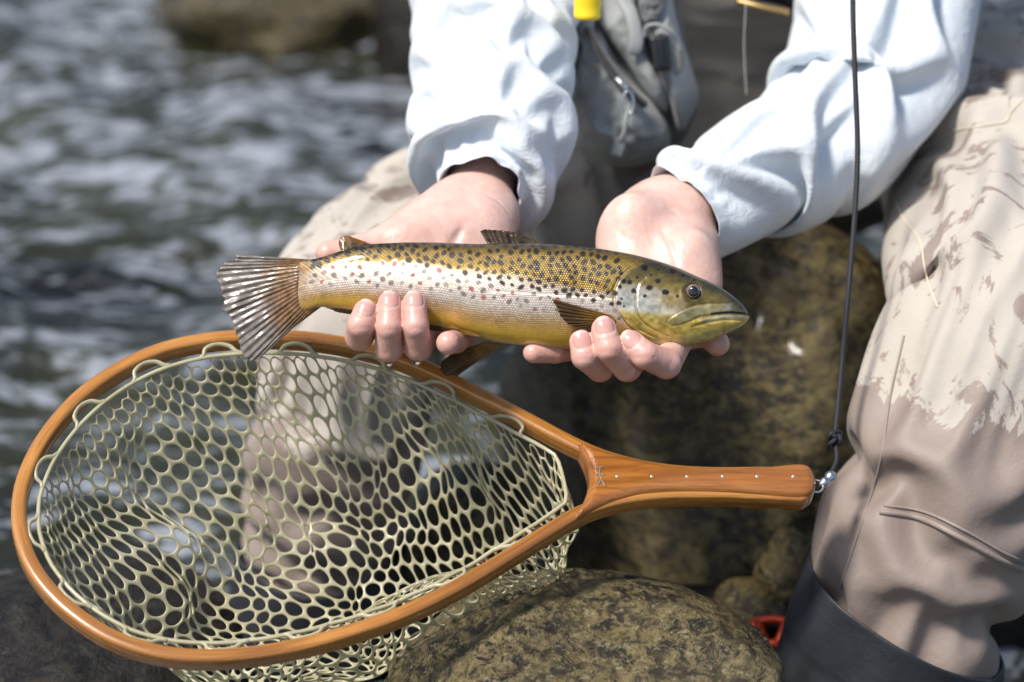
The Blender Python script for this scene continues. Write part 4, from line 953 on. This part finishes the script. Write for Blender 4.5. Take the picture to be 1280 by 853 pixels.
def build_net():
    root = thing('landing_net', from_plane(np.array([-.19, .12])), 'teardrop wooden landing net with pale rubber mesh bag', 'landing net')
    hp = to_plane(HOOP_PX); hc = catmull(np.hstack([hp, np.zeros((len(hp), 1))]), 520)[:, :2]
    hand = to_plane(HANDLE_PX); hand = catmull(np.hstack([np.vstack([hand, hand[:1]]), np.zeros((len(hand) + 1, 1))]), 240)[:-1, :2]
    W_H = wood('hoop_wood', (.21, .075, .012), (.40, .165, .027), (.52, .24, .052)); W_C = wood('handle_wood', (.15, .048, .009), (.32, .115, .020), (.42, .17, .036))
    h = .0013; lo = np.minimum(hc.min(0), hand.min(0)) - .014; hi = np.maximum(hc.max(0), hand.max(0)) + .014
    ax, bx = np.arange(lo[0], hi[0], h), np.arange(lo[1], hi[1], h); A, B = np.meshgrid(ax, bx, indexing='ij')
    # hoop: distance to its centre line, with the arc position of the nearest point for the grain
    d = np.full(A.shape, 1e9); arc = np.zeros(A.shape); cs = np.concatenate([[0], np.cumsum(np.linalg.norm(np.diff(hc, axis=0), axis=1))])
    for i in range(len(hc) - 1):
        a, b = hc[i], hc[i + 1]; ab = b - a; i0 = max(0, int((min(a[0], b[0]) - .03 - lo[0]) / h)); i1 = int((max(a[0], b[0]) + .03 - lo[0]) / h) + 2; j0 = max(0, int((min(a[1], b[1]) - .03 - lo[1]) / h)); j1 = int((max(a[1], b[1]) + .03 - lo[1]) / h) + 2
        sl = (slice(i0, i1), slice(j0, j1)); t = np.clip(((A[sl] - a[0]) * ab[0] + (B[sl] - a[1]) * ab[1]) / (ab @ ab), 0, 1); dd = np.hypot(A[sl] - a[0] - t * ab[0], B[sl] - a[1] - t * ab[1])
        m_ = dd < d[sl]; d[sl] = np.where(m_, dd, d[sl]); arc[sl] = np.where(m_, cs[i] + t * (cs[i + 1] - cs[i]), arc[sl])
    d_hoop = d - .0050; d_hand = poly_sd(A, B, hand)
    zs = np.arange(-.0175, .0175 + h, h); Z = zs[None, None, :]
    class G(Field): pass
    def extrude(d2, half, r):
        q = np.stack([d2[..., None] + r + 0 * Z, np.abs(Z) - half + r + 0 * d2[..., None]], -1)
        return np.minimum(q.max(-1), 0) + np.linalg.norm(np.maximum(q, 0), axis=-1) - r
    fld = Field(np.array([lo[0], lo[1], zs[0]]), np.array([hi[0], hi[1], zs[-1]]), h); fld.n = np.array([len(ax), len(bx), len(zs)])
    D = extrude(d_hoop, .0070, .0032)
    near = (np.abs(d_hoop) < .003)[..., None]                     # lamination lines round the outer face
    D = D + .0007 * np.exp(-((Z + .0026) / .0008) ** 2) * near + .0004 * np.exp(-((Z - .0032) / .0006) ** 2) * near
    V, F = fld.mesh(D)
    ii = np.clip(((V[:, 0] - lo[0]) / h).astype(int), 0, len(ax) - 1); jj = np.clip(((V[:, 1] - lo[1]) / h).astype(int), 0, len(bx) - 1)
    me = mesh_np('hoop', from_plane(V[:, :2], V[:, 2]), F[:, ::-1] if np.dot(np.cross(NA, NB), NN) < 0 else F); attr_v(me, 'grain', np.stack([arc[ii, jj], d[ii, jj], V[:, 2]], 1)); add('hoop', me, W_H, root)
    D = extrude(d_hand, .0112, .0065); V, F = fld.mesh(D)
    me = mesh_np('handle', from_plane(V[:, :2], V[:, 2]), F[:, ::-1] if np.dot(np.cross(NA, NB), NN) < 0 else F); attr_v(me, 'grain', np.stack([V[:, 0], V[:, 1] * .5, V[:, 2]], 1)); handle = add('handle', me, W_C, root)
    # rivets, inlaid mark, end ring
    ms, nt, b = mat('rivet_steel'); b.inputs['Base Color'].default_value = (.62, .62, .52, 1); b.inputs['Metallic'].default_value = .8; b.inputs['Roughness'].default_value = .35
    an = np.linspace(0, 2 * np.pi, 16, endpoint=False)
    def disc(c, r, z0, z1):
        ring = np.stack([np.cos(an), np.sin(an)], 1); V = np.vstack([from_plane(c + ring * r, z0), from_plane(c + ring * r, z1 - .0003), from_plane(c + ring * r * .7, z1), from_plane(np.array([c]), z1 + .0002)])
        k = np.arange(16); k2 = (k + 1) % 16
        return V, [np.vstack([np.stack([k, k2, k2 + 16, k + 16], 1), np.stack([k + 16, k2 + 16, k2 + 32, k + 32], 1)]), np.stack([k + 32, k2 + 32, np.full(16, 48)], 1)]
    for x in (769, 812, 856, 900, 943, 988):
        c = to_plane([(x, 608)])[0]; V, F = disc(c, .0013, .0100, .01135); add('rivet', mesh_np('rivet', V, F), ms, handle)
    mk, nt, b = mat('inlay_grey'); b.inputs['Base Color'].default_value = (.20, .17, .13, 1); b.inputs['Roughness'].default_value = .4
    ky = 13; strokes = [[(744, 585), (752, 583)], [(748, 583), (747, 592), (750, 600)], [(745, 606), (749, 600), (754, 608)], [(743, 594), (747, 592), (753, 594)], [(749, 600), (746, 603)]]
    parts = []
    for s_ in strokes:
        q = to_plane([(x_, y_ + ky) for x_, y_ in s_]); parts.append(tube(from_plane(catmull(np.hstack([q, np.zeros((len(q), 1))]), 8)[:, :2], .0112), .0006, 6))
    V, F = merge(parts); add('inlaid_mark', mesh_np('inlaid_mark', V, F), mk, handle)
    # ---- mesh bag
    mb, nt, b = mat('rubber_mesh'); v = coords(nt)
    L(nt, ramp(nt, tnoise(nt, v, 40, 3), [(.3, (.54, .49, .30)), (.7, (.72, .68, .49))]), b.inputs['Base Color']); b.inputs['Roughness'].default_value = .3; b.inputs['Coat Weight'].default_value = .4; b.inputs['Coat Roughness'].default_value = .15
    b.inputs['Subsurface Weight'].default_value = .0; b.inputs['Transmission Weight'].default_value = .12; b.inputs['IOR'].default_value = 1.45
    tr = N(nt, 'ShaderNodeBsdfTranslucent', Color=(.66, .66, .48, 1)); mx = N(nt, 'ShaderNodeMixShader'); mx.inputs[0].default_value = .32; L(nt, b.outputs[0], mx.inputs[1]); L(nt, tr.outputs[0], mx.inputs[2]); L(nt, mx.outputs[0], nt.nodes['Material Output'].inputs['Surface'])
    rim_px = [(690, 578), (640, 548), (590, 522), (540, 498), (490, 476), (440, 461), (400, 453), (350, 449), (300, 451), (250, 458), (200, 474), (155, 500), (110, 540), (75, 585), (58, 625), (56, 660), (68, 700), (95, 735), (130, 762), (170, 782), (210, 791), (260, 795), (310, 791), (360, 783), (410, 771), (460, 756), (510, 738), (560, 714), (610, 686), (650, 662), (680, 640), (700, 612)]
    rp = to_plane(rim_px); hq_ = hc[hc[:, 0] < -.01]
    nr_ = hq_[np.argmin(np.linalg.norm(rp[:, None] - hq_[None], axis=-1), axis=1)]; gap_ = np.linalg.norm(rp - nr_, axis=1)[:, None]; rp = nr_ + (rp - nr_) / gap_ * np.minimum(gap_, .0105 + .25 * np.maximum(gap_ - .0105, 0)); cen = np.array([rp[:, 0].mean() + .01, rp[:, 1].mean()])
    th = np.arctan2(rp[:, 1] - cen[1], rp[:, 0] - cen[0]); rr = np.hypot(rp[:, 1] - cen[1], rp[:, 0] - cen[0]); o_ = np.argsort(th); th, rr = th[o_], rr[o_]
    def Rim(t): return np.interp((t + np.pi) % (2 * np.pi) - np.pi, np.concatenate([th - 2 * np.pi, th, th + 2 * np.pi]), np.concatenate([rr, rr, rr]))
    DOWN = np.array([0, 0, -1.0])
    def bag(ab):                                              # flat sheet coordinates -> hanging bag
        dx = ab[..., 0] / 1.42; dy = ab[..., 1] / 1.42; t = np.arctan2(dy, dx); R_ = Rim(t); rho = np.hypot(dx, dy) / R_
        rc = np.minimum(rho, 1.0)
        g = np.interp(rc, [0, .25, .5, .7, .85, 1], [0, .34, .66, .86, .955, 1.0]); dep = np.interp(rc, [0, .25, .5, .7, .85, 1], [1.0, .97, .80, .48, .22, 0.0])
        H = .135 * (1 + .25 * np.cos(t) * 0)
        px = cen[0] + g * R_ * np.cos(t); py = cen[1] + g * R_ * np.sin(t)
        base = from_plane(np.stack([px, py], -1))
        q = np.stack([ab[..., 0] * 16, ab[..., 1] * 16, ab[..., 0] * 0], -1); amp = np.sin(np.pi * np.clip(rc, 0, 1)) ** .7
        wob = fbm(q, 2, 61); wob2 = fbm(q * 1.7, 2, 67)
        off = DOWN * (dep * H)[..., None] + RIGHT * (.055 * dep)[..., None] + np.array([0, .045, 0]) * dep[..., None]
        off = off + DOWN * (.019 * wob * amp)[..., None] + RIGHT * (.015 * wob2 * amp)[..., None]
        # the bag is pushed up where it lies on the stones
        lump = np.exp(-(((ab[..., 0] - .075) / .085) ** 2 + ((ab[..., 1] - .085) / .06) ** 2)); off = off - DOWN * (.055 * lump * amp)[..., None]
        return base + off, rho
    s = .0064; rows = []; verts = {}; Vl = []; Fl = []
    def vert(ab):
        k = (round(ab[0] * 1e5), round(ab[1] * 1e5))
        if k not in verts: verts[k] = len(Vl); Vl.append(ab)
        return verts[k]
    cells = []
    I, J = np.meshgrid(np.arange(-68, 69), np.arange(-68, 69), indexing='ij')
    cc = np.stack([s * math.sqrt(3) * (I + .5 * (J & 1)), s * 1.5 * J], -1).reshape(-1, 2)
    cells = cc[np.hypot(cc[:, 0], cc[:, 1]) / 1.42 / Rim(np.arctan2(cc[:, 1], cc[:, 0])) <= .985].tolist()
    corner = [(s * math.sin(math.pi / 3 * k), s * math.cos(math.pi / 3 * k)) for k in range(6)]
    for cx, cy in cells:
        outer = []
        for k in range(6):
            a = corner[k]; b = corner[(k + 1) % 6]; outer.append(vert((cx + a[0], cy + a[1]))); outer.append(vert((cx + (a[0] + b[0]) / 2, cy + (a[1] + b[1]) / 2)))
        inner = []
        for k in range(12):
            an_ = math.pi / 6 * k; r_ = s * .75; inner.append(vert((cx + r_ * math.sin(an_) , cy + r_ * math.cos(an_) + 1e-4)))
        for k in range(12): Fl.append((outer[k], outer[(k + 1) % 12], inner[(k + 1) % 12], inner[k]))
    AB = np.array(Vl); rr0 = np.hypot(AB[:, 0], AB[:, 1]) / 1.42 / Rim(np.arctan2(AB[:, 1], AB[:, 0]))
    AB = np.where((rr0 > 1.0)[:, None], AB / rr0[:, None], AB)
    Q, _ = bag(AB)
    me = mesh_np('mesh_bag', Q, np.array(Fl)); bagm = add('mesh_bag', me, mb, root)
    so = bagm.modifiers.new('solid', 'SOLIDIFY'); so.thickness = .0015; so.offset = 0; subsurf(bagm, 1)
    tt = np.linspace(-np.pi, np.pi, 160, endpoint=False); rimc = from_plane(np.stack([cen[0] + Rim(tt) * np.cos(tt), cen[1] + Rim(tt) * np.sin(tt)], 1))
    V, F = tube(rimc, .0014, 8, closed=True); add('rim_cord', mesh_np('rim_cord', V, F), mb, root)
    # loops that tie the bag to the hoop
    hmask = hc[:, 0] < -.018; hq = hc[hmask]; nl = 16
    for i in range(nl):
        k = int((i + .5) / nl * len(hq)); c = hq[k]; tn = nrm(hq[min(k + 2, len(hq) - 1)] - hq[max(k - 2, 0)]); w_ = .0125
        pts = []
        for sg in (-1, 1):
            e = c + tn * sg * w_; t0 = math.atan2(e[1] - cen[1], e[0] - cen[0]); e0 = cen + Rim(t0) * np.array([math.cos(t0), math.sin(t0)]); pts.append(e0)
        inn = nrm(cen - c); m1 = c - tn * w_ * .8 + inn * .0062; m2 = c + tn * w_ * .8 + inn * .0062
        m1 = m1 * .55 + pts[0] * .45; m2 = m2 * .55 + pts[1] * .45; top = c + inn * .0052
        ctr = np.array([pts[0] - tn * .003, pts[0] * .55 + m1 * .45, m1 * .5 + (top - tn * w_ * .45) * .5, top, m2 * .5 + (top + tn * w_ * .45) * .5, pts[1] * .55 + m2 * .45, pts[1] + tn * .003])
        zz = np.array([0, .0008, .0022, .0034, .0022, .0008, 0]); q = catmull(from_plane(ctr, zz), 22); V, F = tube(q, .0013, 8, flat=1.25); add('tie_loop', mesh_np('tie_loop', V, F), mb, root)
build_net()

# ---- cord, clip
def build_cord():
    dz = (from_plane(to_plane([(1020, 609)]))[0] - CAM) @ FWD - 1.683
    mcord, nt, b = mat('cord_black'); b.inputs['Base Color'].default_value = (.012, .013, .018, 1); b.inputs['Roughness'].default_value = .7
    bump(nt, b, tnoise(nt, coords(nt), 900, 2), .4, .0006)
    ms, nt, b = mat('clip_steel'); b.inputs['Base Color'].default_value = (.55, .57, .60, 1); b.inputs['Metallic'].default_value = 1.; b.inputs['Roughness'].default_value = .3
    root = thing('lanyard', P(1042, 545, 1.70), 'thin black cord hanging to the net handle', 'cord')
    pts = np.array([P(*q) for q in [(1066, -130, 1.83), (1066, 0, 1.80), (1069, 100, 1.785), (1072, 185, 1.775), (1069, 260, 1.765), (1061, 360, 1.745), (1052, 460, 1.72 + dz), (1044, 545, 1.70 + dz)]])
    V, F = tube(catmull(pts, 80), .0019, 8); add('cord', mesh_np('cord', V, F), mcord, root)
    kn = [P(1044 + 7 * math.sin(a * 2.1), 549 + 9 * math.cos(a * 1.3), 1.70 + dz + .004 * math.sin(a * 3)) for a in np.linspace(0, 9, 40)]; V, F = tube(np.array(kn), .0016, 8); add('knot', mesh_np('knot', V, F), mcord, root)
    V, F = tube(catmull(np.array([P(*q) for q in [(1044, 552, 1.70 + dz), (1046, 575, 1.695 + dz), (1038, 593, 1.688 + dz), (1033, 599, 1.686 + dz)]]), 20), .0017, 8); add('cord_tail', mesh_np('cord_tail', V, F), mcord, root)
    V, F = tube(catmull(np.array([P(*q) for q in [(1042, 592, 1.690 + dz), (1032, 602, 1.686 + dz), (1024, 607, 1.684 + dz)]]), 12), np.array([.0026, .0038, .0042, .0042, .0038, .0032, .0032, .0036, .0036, .003, .0022, .0016]), 12); add('swivel_clip', mesh_np('swivel_clip', V, F), ms, root)
    a = np.linspace(0, 2 * np.pi, 24, endpoint=False); c = P(1020.5, 608, 1.683 + dz); ring = c + .0045 * (np.cos(a)[:, None] * RIGHT + np.sin(a)[:, None] * nrm(UP + .6 * FWD)); V, F = tube(ring, .0008, 8, closed=True); add('split_ring', mesh_np('split_ring', V, F), ms, root)
build_cord()
# ------------------------------------------------------------------ pack and small gear
def pillow(name, poly, d0, T, m, parent, wr=.004, seed=1, nr=26, nt_=120, back=True, power=.6, freq=45):
    """a soft stuffed panel with the given outline (star-shaped about its middle), d0 = depth of its seam"""
    poly = np.asarray(poly, float); q = catmull(np.hstack([np.vstack([poly, poly[:1]]), np.zeros((len(poly) + 1, 1))]), nt_ + 1)[:-1, :2]
    c = q.mean(0); rho = np.linspace(0, 1, nr) ** .8
    XY = c + (q - c)[None] * rho[:, None, None]; Vs = []
    hgt = T * np.maximum(1 - rho ** 2.6, 0) ** power
    w3 = P(XY[..., 0], XY[..., 1], np.full(XY.shape[:2], d0))
    wob = wr * (np.abs(fbm(w3 * freq, 3, seed)) * -2 + .5 + .8 * fbm(w3 * freq * .5, 2, seed + 5)) * np.minimum(1, (1 - rho) * 5 + .25)[:, None]
    V1 = P(XY[..., 0], XY[..., 1], d0 - hgt[:, None] - wob)
    F = grid_faces(nr, nt_, True); parts = [(V1.reshape(-1, 3), F)]
    if back:
        V2 = P(XY[..., 0], XY[..., 1], d0 + .5 * hgt[:, None]); parts.append((V2.reshape(-1, 3), F[:, ::-1]))
    V, Fs = merge(parts); return add(name, mesh_np(name, V, Fs), m, parent)
def pxtube(name, pts, r, m, parent, n=40, ns=8, flat=1.0):
    V, F = tube(catmull(np.array([P(*q) for q in pts]), n), r, ns, flat=flat); return add(name, mesh_np(name, V, F), m, parent)

def build_pack():
    g1 = fabric('pack_nylon', (.235, .25, .255), (.30, .315, .315), 800, .6, .25); g2 = fabric('pack_nylon_dark', (.10, .105, .11), (.14, .145, .15), 800, .65, .25)
    gd = fabric('pack_black', (.02, .02, .022), (.03, .03, .032), 800, .8); gz = fabric('zip_tape', (.065, .065, .08), (.09, .09, .105), 900, .6)
    mpl, nt, b = mat('buckle_plastic'); b.inputs['Base Color'].default_value = (.012, .012, .014, 1); b.inputs['Roughness'].default_value = .35
    mst, nt, b = mat('zip_metal'); b.inputs['Base Color'].default_value = (.5, .52, .54, 1); b.inputs['Metallic'].default_value = .9; b.inputs['Roughness'].default_value = .35
    root = thing('waist_pack', P(780, 208, 2.0), 'grey nylon waist pack hanging against the tan waders', 'pack')
    back = pillow('back_panel', [(722, -60), (712, 30), (712, 110), (722, 180), (770, 203), (820, 202), (850, 182), (872, 130), (862, 70), (848, 10), (838, -60)], 2.035, .028, g2, root, .003, 3)
    pouch = pillow('front_pouch', [(738, 30), (718, 48), (709, 85), (710, 125), (714, 160), (720, 186), (745, 203), (780, 209), (812, 204), (834, 190), (838, 165), (820, 132), (795, 108), (768, 70), (752, 36)], 2.012, .050, g1, root, .0065, 5, freq=38)
    pillow('upper_panel', [(748, -40), (745, 20), (760, 48), (785, 82), (812, 122), (832, 140), (836, 120), (820, 88), (806, 50), (796, 0), (790, -40)], 1.998, .026, g1, root, .003, 8, freq=30)
    side = pillow('side_compartment', [(792, -50), (797, 10), (806, 50), (820, 92), (836, 128), (850, 165), (862, 150), (873, 122), (866, 88), (852, 48), (842, 5), (836, -50)], 2.005, .036, g1, root, .003, 11, freq=34)
    pillow('hook_patch', [(797, -30), (799, 12), (808, 32), (822, 26), (830, 6), (826, -30)], 1.967, .006, g2, side, .002, 14, freq=160)
    # zip: tape, coil, slider, pull
    zp = [(734, 36), (748, 62), (766, 88), (786, 112), (806, 132)]
    for off, mm, r, nm in ((0, gz, .0052, 'zip_tape'), (0, gd, .0016, 'zip_coil')):
        pxtube(nm, [(x + off, y, 1.957 if nm == 'zip_tape' else 1.9515) for x, y in zp], r, mm, pouch, flat=.5 if nm == 'zip_tape' else 1.)
    pxtube('zip_slider', [(772, 98, 1.946), (778, 104, 1.943), (783, 111, 1.944)], .0034, mst, pouch, 10, 10, .6)
    a = np.linspace(0, 2 * np.pi, 30, endpoint=False); ring = P(785 + 6.5 * np.cos(a), 129 + 15 * np.sin(a), np.full(30, 1.939)); V, F = tube(ring, .0013, 8, closed=True); add('zip_pull', mesh_np('zip_pull', V, F), mst, pouch)
    pxtube('pull_cord', [(784, 141, 1.938), (782, 152, 1.938), (780, 166, 1.940), (775, 176, 1.942)], .0019, g1, pouch, 24)
    V, F = box_vf(.0085, .004, .0145); o = add('pull_tab', mesh_np('pull_tab', V, F, False), g1, pouch); o.location = P(773, 184, 1.944); o.rotation_euler = (-PITCH, .28, 0); bevel(o, .0012)
    # open side pocket on the left edge: near-black panel painted as its shaded hollow, hem round it
    pillow('pocket_shade', [(716, 48), (727, 52), (729, 72), (722, 92), (718, 112), (708, 122), (704, 100), (706, 66)], 1.985, .008, gd, root, .001, 17)
    a = np.linspace(0, 2 * np.pi, 48, endpoint=False); q = np.array([(716, 46), (728, 50), (731, 70), (724, 92), (720, 114), (710, 130), (702, 108), (704, 66)], float); qc = catmull(np.hstack([np.vstack([q, q[:1]]), np.zeros((9, 1))]), 49)[:-1, :2]
    V, F = tube(P(qc[:, 0], qc[:, 1], np.full(48, 1.976)), .0028, 8, closed=True); add('pocket_hem', mesh_np('pocket_hem', V, F), g1, root)
    # flap over the pocket, shoulder webbing, buckle with its cord
    pillow('pocket_flap', [(716, 40), (724, 22), (742, 18), (742, 40), (735, 60), (728, 52)], 1.985, .016, g1, root, .002, 19)
    pxtube('webbing', [(772, -60, 1.985), (776, -10, 1.975), (790, 20, 1.968), (796, 52, 1.966), (792, 66, 1.968)], .0058, g1, root, 30, 8, .25)
    V, F = box_vf(.0145, .011, .027); bk = add('buckle', mesh_np('buckle', V, F, False), mpl, root); bk.location = P(826, 67, 1.968); bk.rotation_euler = (-PITCH, -.12, 0); bevel(bk, .0025, 3)
    V, F = box_vf(.004, .003, .024); o = add('buckle_rib', mesh_np('buckle_rib', V, F, False), mpl, None); o.parent = bk; o.location = (.0005, -.0065, 0); bevel(o, .001)
    pxtube('buckle_cord', [(806, 46, 1.966), (808, 34, 1.962), (822, 31, 1.960), (838, 39, 1.961), (847, 52, 1.966), (849, 66, 1.968), (851, 84, 1.970)], .0016, g1, root, 40)
    pxtube('buckle_strap', [(851, 62, 1.966), (852, 84, 1.968), (846, 92, 1.968)], .0034, g2, root, 20, 8, .5)
    # yellow dropper bottle, cap down, above the pack
    my, nt, b = mat('yellow_plastic'); b.inputs['Base Color'].default_value = (.82, .60, .015, 1); b.inputs['Roughness'].default_value = .32
    t = thing('dropper_bottle', P(733, 24, 1.885), 'yellow plastic bottle cap hanging above the grey pack', 'bottle')
    c0 = P(734, 24, 1.885); axis = nrm(np.array([.02, .12, 1.0])); prof = [(0, 0), (.0085, .0), (.0099, .0012), (.0101, .004), (.0098, .0045), (.0103, .012), (.0106, .028), (.0098, .030), (.0104, .034), (.0118, .04), (.012, .075), (.009, .085), (0, .086)]
    na = 36; a = np.linspace(0, 2 * np.pi, na, endpoint=False); e1 = nrm(np.cross(axis, [0, 1, 0])); e2 = np.cross(axis, e1)
    V = np.concatenate([c0 + axis * z + r * (np.cos(a)[:, None] * e1 + np.sin(a)[:, None] * e2) for r, z in prof]); V1 = V[:8 * na]; V2 = V[7 * na:]
    add('cap', mesh_np('cap', V1, grid_faces(8, na, True)), my, t); add('bottle_body', mesh_np('bottle_body', V2, grid_faces(6, na, True)), my, t)
    # black tool case on the belt, with a brass edge
    t = thing('belt_case', P(968, 14, 2.02), 'black case with a brass edge on the angler\'s belt', 'tool case')
    f = Field(P(968, 0, 2.02) - [.045, .03, .04], P(968, 0, 2.02) + [.045, .03, .045], .002); D = f.blank()
    f.cone(D, P(955, -20, 2.02), P(990, -14, 2.02), .014, .014, .004); f.cone(D, P(990, -14, 2.02), P(1004, 3, 2.015), .012, .008, .006); V, F = f.mesh(D); add('case', mesh_np('case', V, F), mpl, t)
    mbz, nt, b = mat('brass'); b.inputs['Base Color'].default_value = (.36, .24, .10, 1); b.inputs['Metallic'].default_value = .8; b.inputs['Roughness'].default_value = .4
    pxtube('brass_edge', [(922, 2, 2.003), (950, 9, 1.998), (985, 16, 1.998)], .0032, mbz, t, 20, 8)
    # loose leader
    ml, nt, b = mat('nylon_line'); b.inputs['Base Color'].default_value = (.55, .55, .5, 1); b.inputs['Roughness'].default_value = .3
    V, F = tube(catmull(np.array([P(*q) for q in [(935, -40, 1.97), (932, 10, 1.97), (930, 60, 1.97), (933, 120, 1.97)]]), 30), .00025, 6); add('fishing_line', mesh_np('fishing_line', V, F), ml, None, 'thin clear fishing line hanging in front of the waders', 'fishing line')
build_pack()

def build_reel():
    mr, nt, b = mat('anodised_red'); b.inputs['Base Color'].default_value = (.75, .075, .015, 1); b.inputs['Metallic'].default_value = .35; b.inputs['Roughness'].default_value = .3; b.inputs['Coat Weight'].default_value = .5
    md, nt, b = mat('reel_line'); b.inputs['Base Color'].default_value = (.03, .01, .008, 1); b.inputs['Roughness'].default_value = .6
    c = P(964, 826, 1.89); n = nrm(np.array([-.15, -.55, .82])); e1 = nrm(np.cross(n, [0, 1, 0])); e2 = np.cross(n, e1)
    t = thing('fly_reel', c - n * .02, 'orange-red fly reel wedged between boulder and black gaiter', 'reel')
    a = np.linspace(0, 2 * np.pi, 64, endpoint=False); circ = lambda r, z: c + n * z + r * (np.cos(a)[:, None] * e1 + np.sin(a)[:, None] * e2)
    V, F = tube(circ(.034, 0), .0036, 10, closed=True); add('spool_rim', mesh_np('spool_rim', V, F), mr, t)
    V, F = tube(circ(.035, -.020), .003, 10, closed=True); add('frame_rim', mesh_np('frame_rim', V, F), mr, t)
    V = np.vstack([circ(.029, -.002), circ(.029, -.020)]); add('spool_drum', mesh_np('spool_drum', V, grid_faces(2, 64, True)), md, t)
    parts = [tube(circ(.014, 0), .0036, 8, closed=True)]
    for k in range(9):
        an = 2 * np.pi * k / 9; d = np.cos(an) * e1 + np.sin(an) * e2; parts.append(tube(np.array([c + d * .012, c + d * .034]), .0046, 8))
    V, F = merge(parts); add('spokes', mesh_np('spokes', V, F), mr, t)
    d = nrm(.35 * e1 + .9 * (e2 if e2[2] > 0 else -e2)); V, F = tube(np.array([c + d * .024, c + d * .024 + n * .006, c + d * .024 + n * .014, c + d * .024 + n * .018]), np.array([.004, .0045, .0055, .003]), 14); add('handle_knob', mesh_np('handle_knob', V, F), mr, t)
build_reel()

def build_drops():
    mw, nt, b = mat('water_drop'); b.inputs['Base Color'].default_value = (1, 1, 1, 1); b.inputs['Transmission Weight'].default_value = 1.; b.inputs['IOR'].default_value = 1.33; b.inputs['Roughness'].default_value = .0
    Dv, Df = ICO[4]
    for (x, y, d, who) in ((486, 452, 1.662, 'middle'), (521, 450.5, 1.662, 'ring')):
        V = Dv.copy(); V[:, :2] *= np.where(V[:, 2:3] > 0, 1 - .75 * V[:, 2:3], 1); V = V * np.array([.0026, .0026, .0042])
        o = add('water_drop', mesh_np('water_drop', V, Df), mw, None, 'clear water drop under the %s finger below the fish tail end' % who, 'water drop', 'drops under the fingers'); o.location = P(x, y, d)
build_drops()

# ---- seams and loose threads that lie on the waders
def surf_lines():
    from mathutils.bvhtree import BVHTree
    dg = bpy.context.evaluated_depsgraph_get(); dg.update()
    legs = [o for o in person.children if o.name.startswith('wader_leg')]
    trees = [BVHTree.FromObject(o, dg) for o in legs]
    msm = fabric('seam_tape', (.24, .19, .165), (.29, .235, .205), 900, .6); mth, nt, b = mat('loose_thread'); b.inputs['Base Color'].default_value = (.60, .54, .42, 1); b.inputs['Roughness'].default_value = .8
    def line(name, px, r, m, sink, n=60, flat=1.0):
        q = catmull(np.hstack([np.asarray(px, float), np.zeros((len(px), 1))]), n)[:, :2]; pts = []
        for x, y in q:
            d = nrm(P(x, y, 1.0) - CAM); best = None
            for o, t in zip(legs, trees):
                h = t.ray_cast(Vector(CAM), Vector(d))
                if h[0] is not None and (best is None or h[3] < best[1]): best = (np.array(h[0]), h[3], np.array(h[1]))
            if best is not None: pts.append(best[0] - d * (r - sink))
        if len(pts) > 5:
            pts = np.array(pts); 
            for _ in range(2): pts[1:-1] = .5 * pts[1:-1] + .25 * (pts[:-2] + pts[2:])
            V, F = tube(pts, r, 8); add(name, mesh_np(name, V, F), m, legs[0] if px[0][0] < 700 else legs[1])
    line('shin_seam', [(1130, 420), (1112, 500), (1100, 580), (1078, 650), (1050, 735)], .0009, msm, .0006)
    line('patch_hem', [(1100, 640), (1150, 648), (1200, 672), (1250, 700), (1279, 712)], .0020, msm, .0014)
    line('patch_hem', [(1105, 632), (1155, 640), (1205, 663), (1252, 690), (1279, 702)], .0010, msm, .0005)
    line('loose_thread', [(1279, 124), (1262, 142), (1258, 152), (1230, 157), (1190, 165), (1152, 186)], .0007, mth, .0)
    line('loose_thread', [(1110, 224), (1118, 250), (1130, 275), (1150, 300), (1155, 330), (1160, 352), (1172, 384)], .0007, mth, .0)
surf_lines()
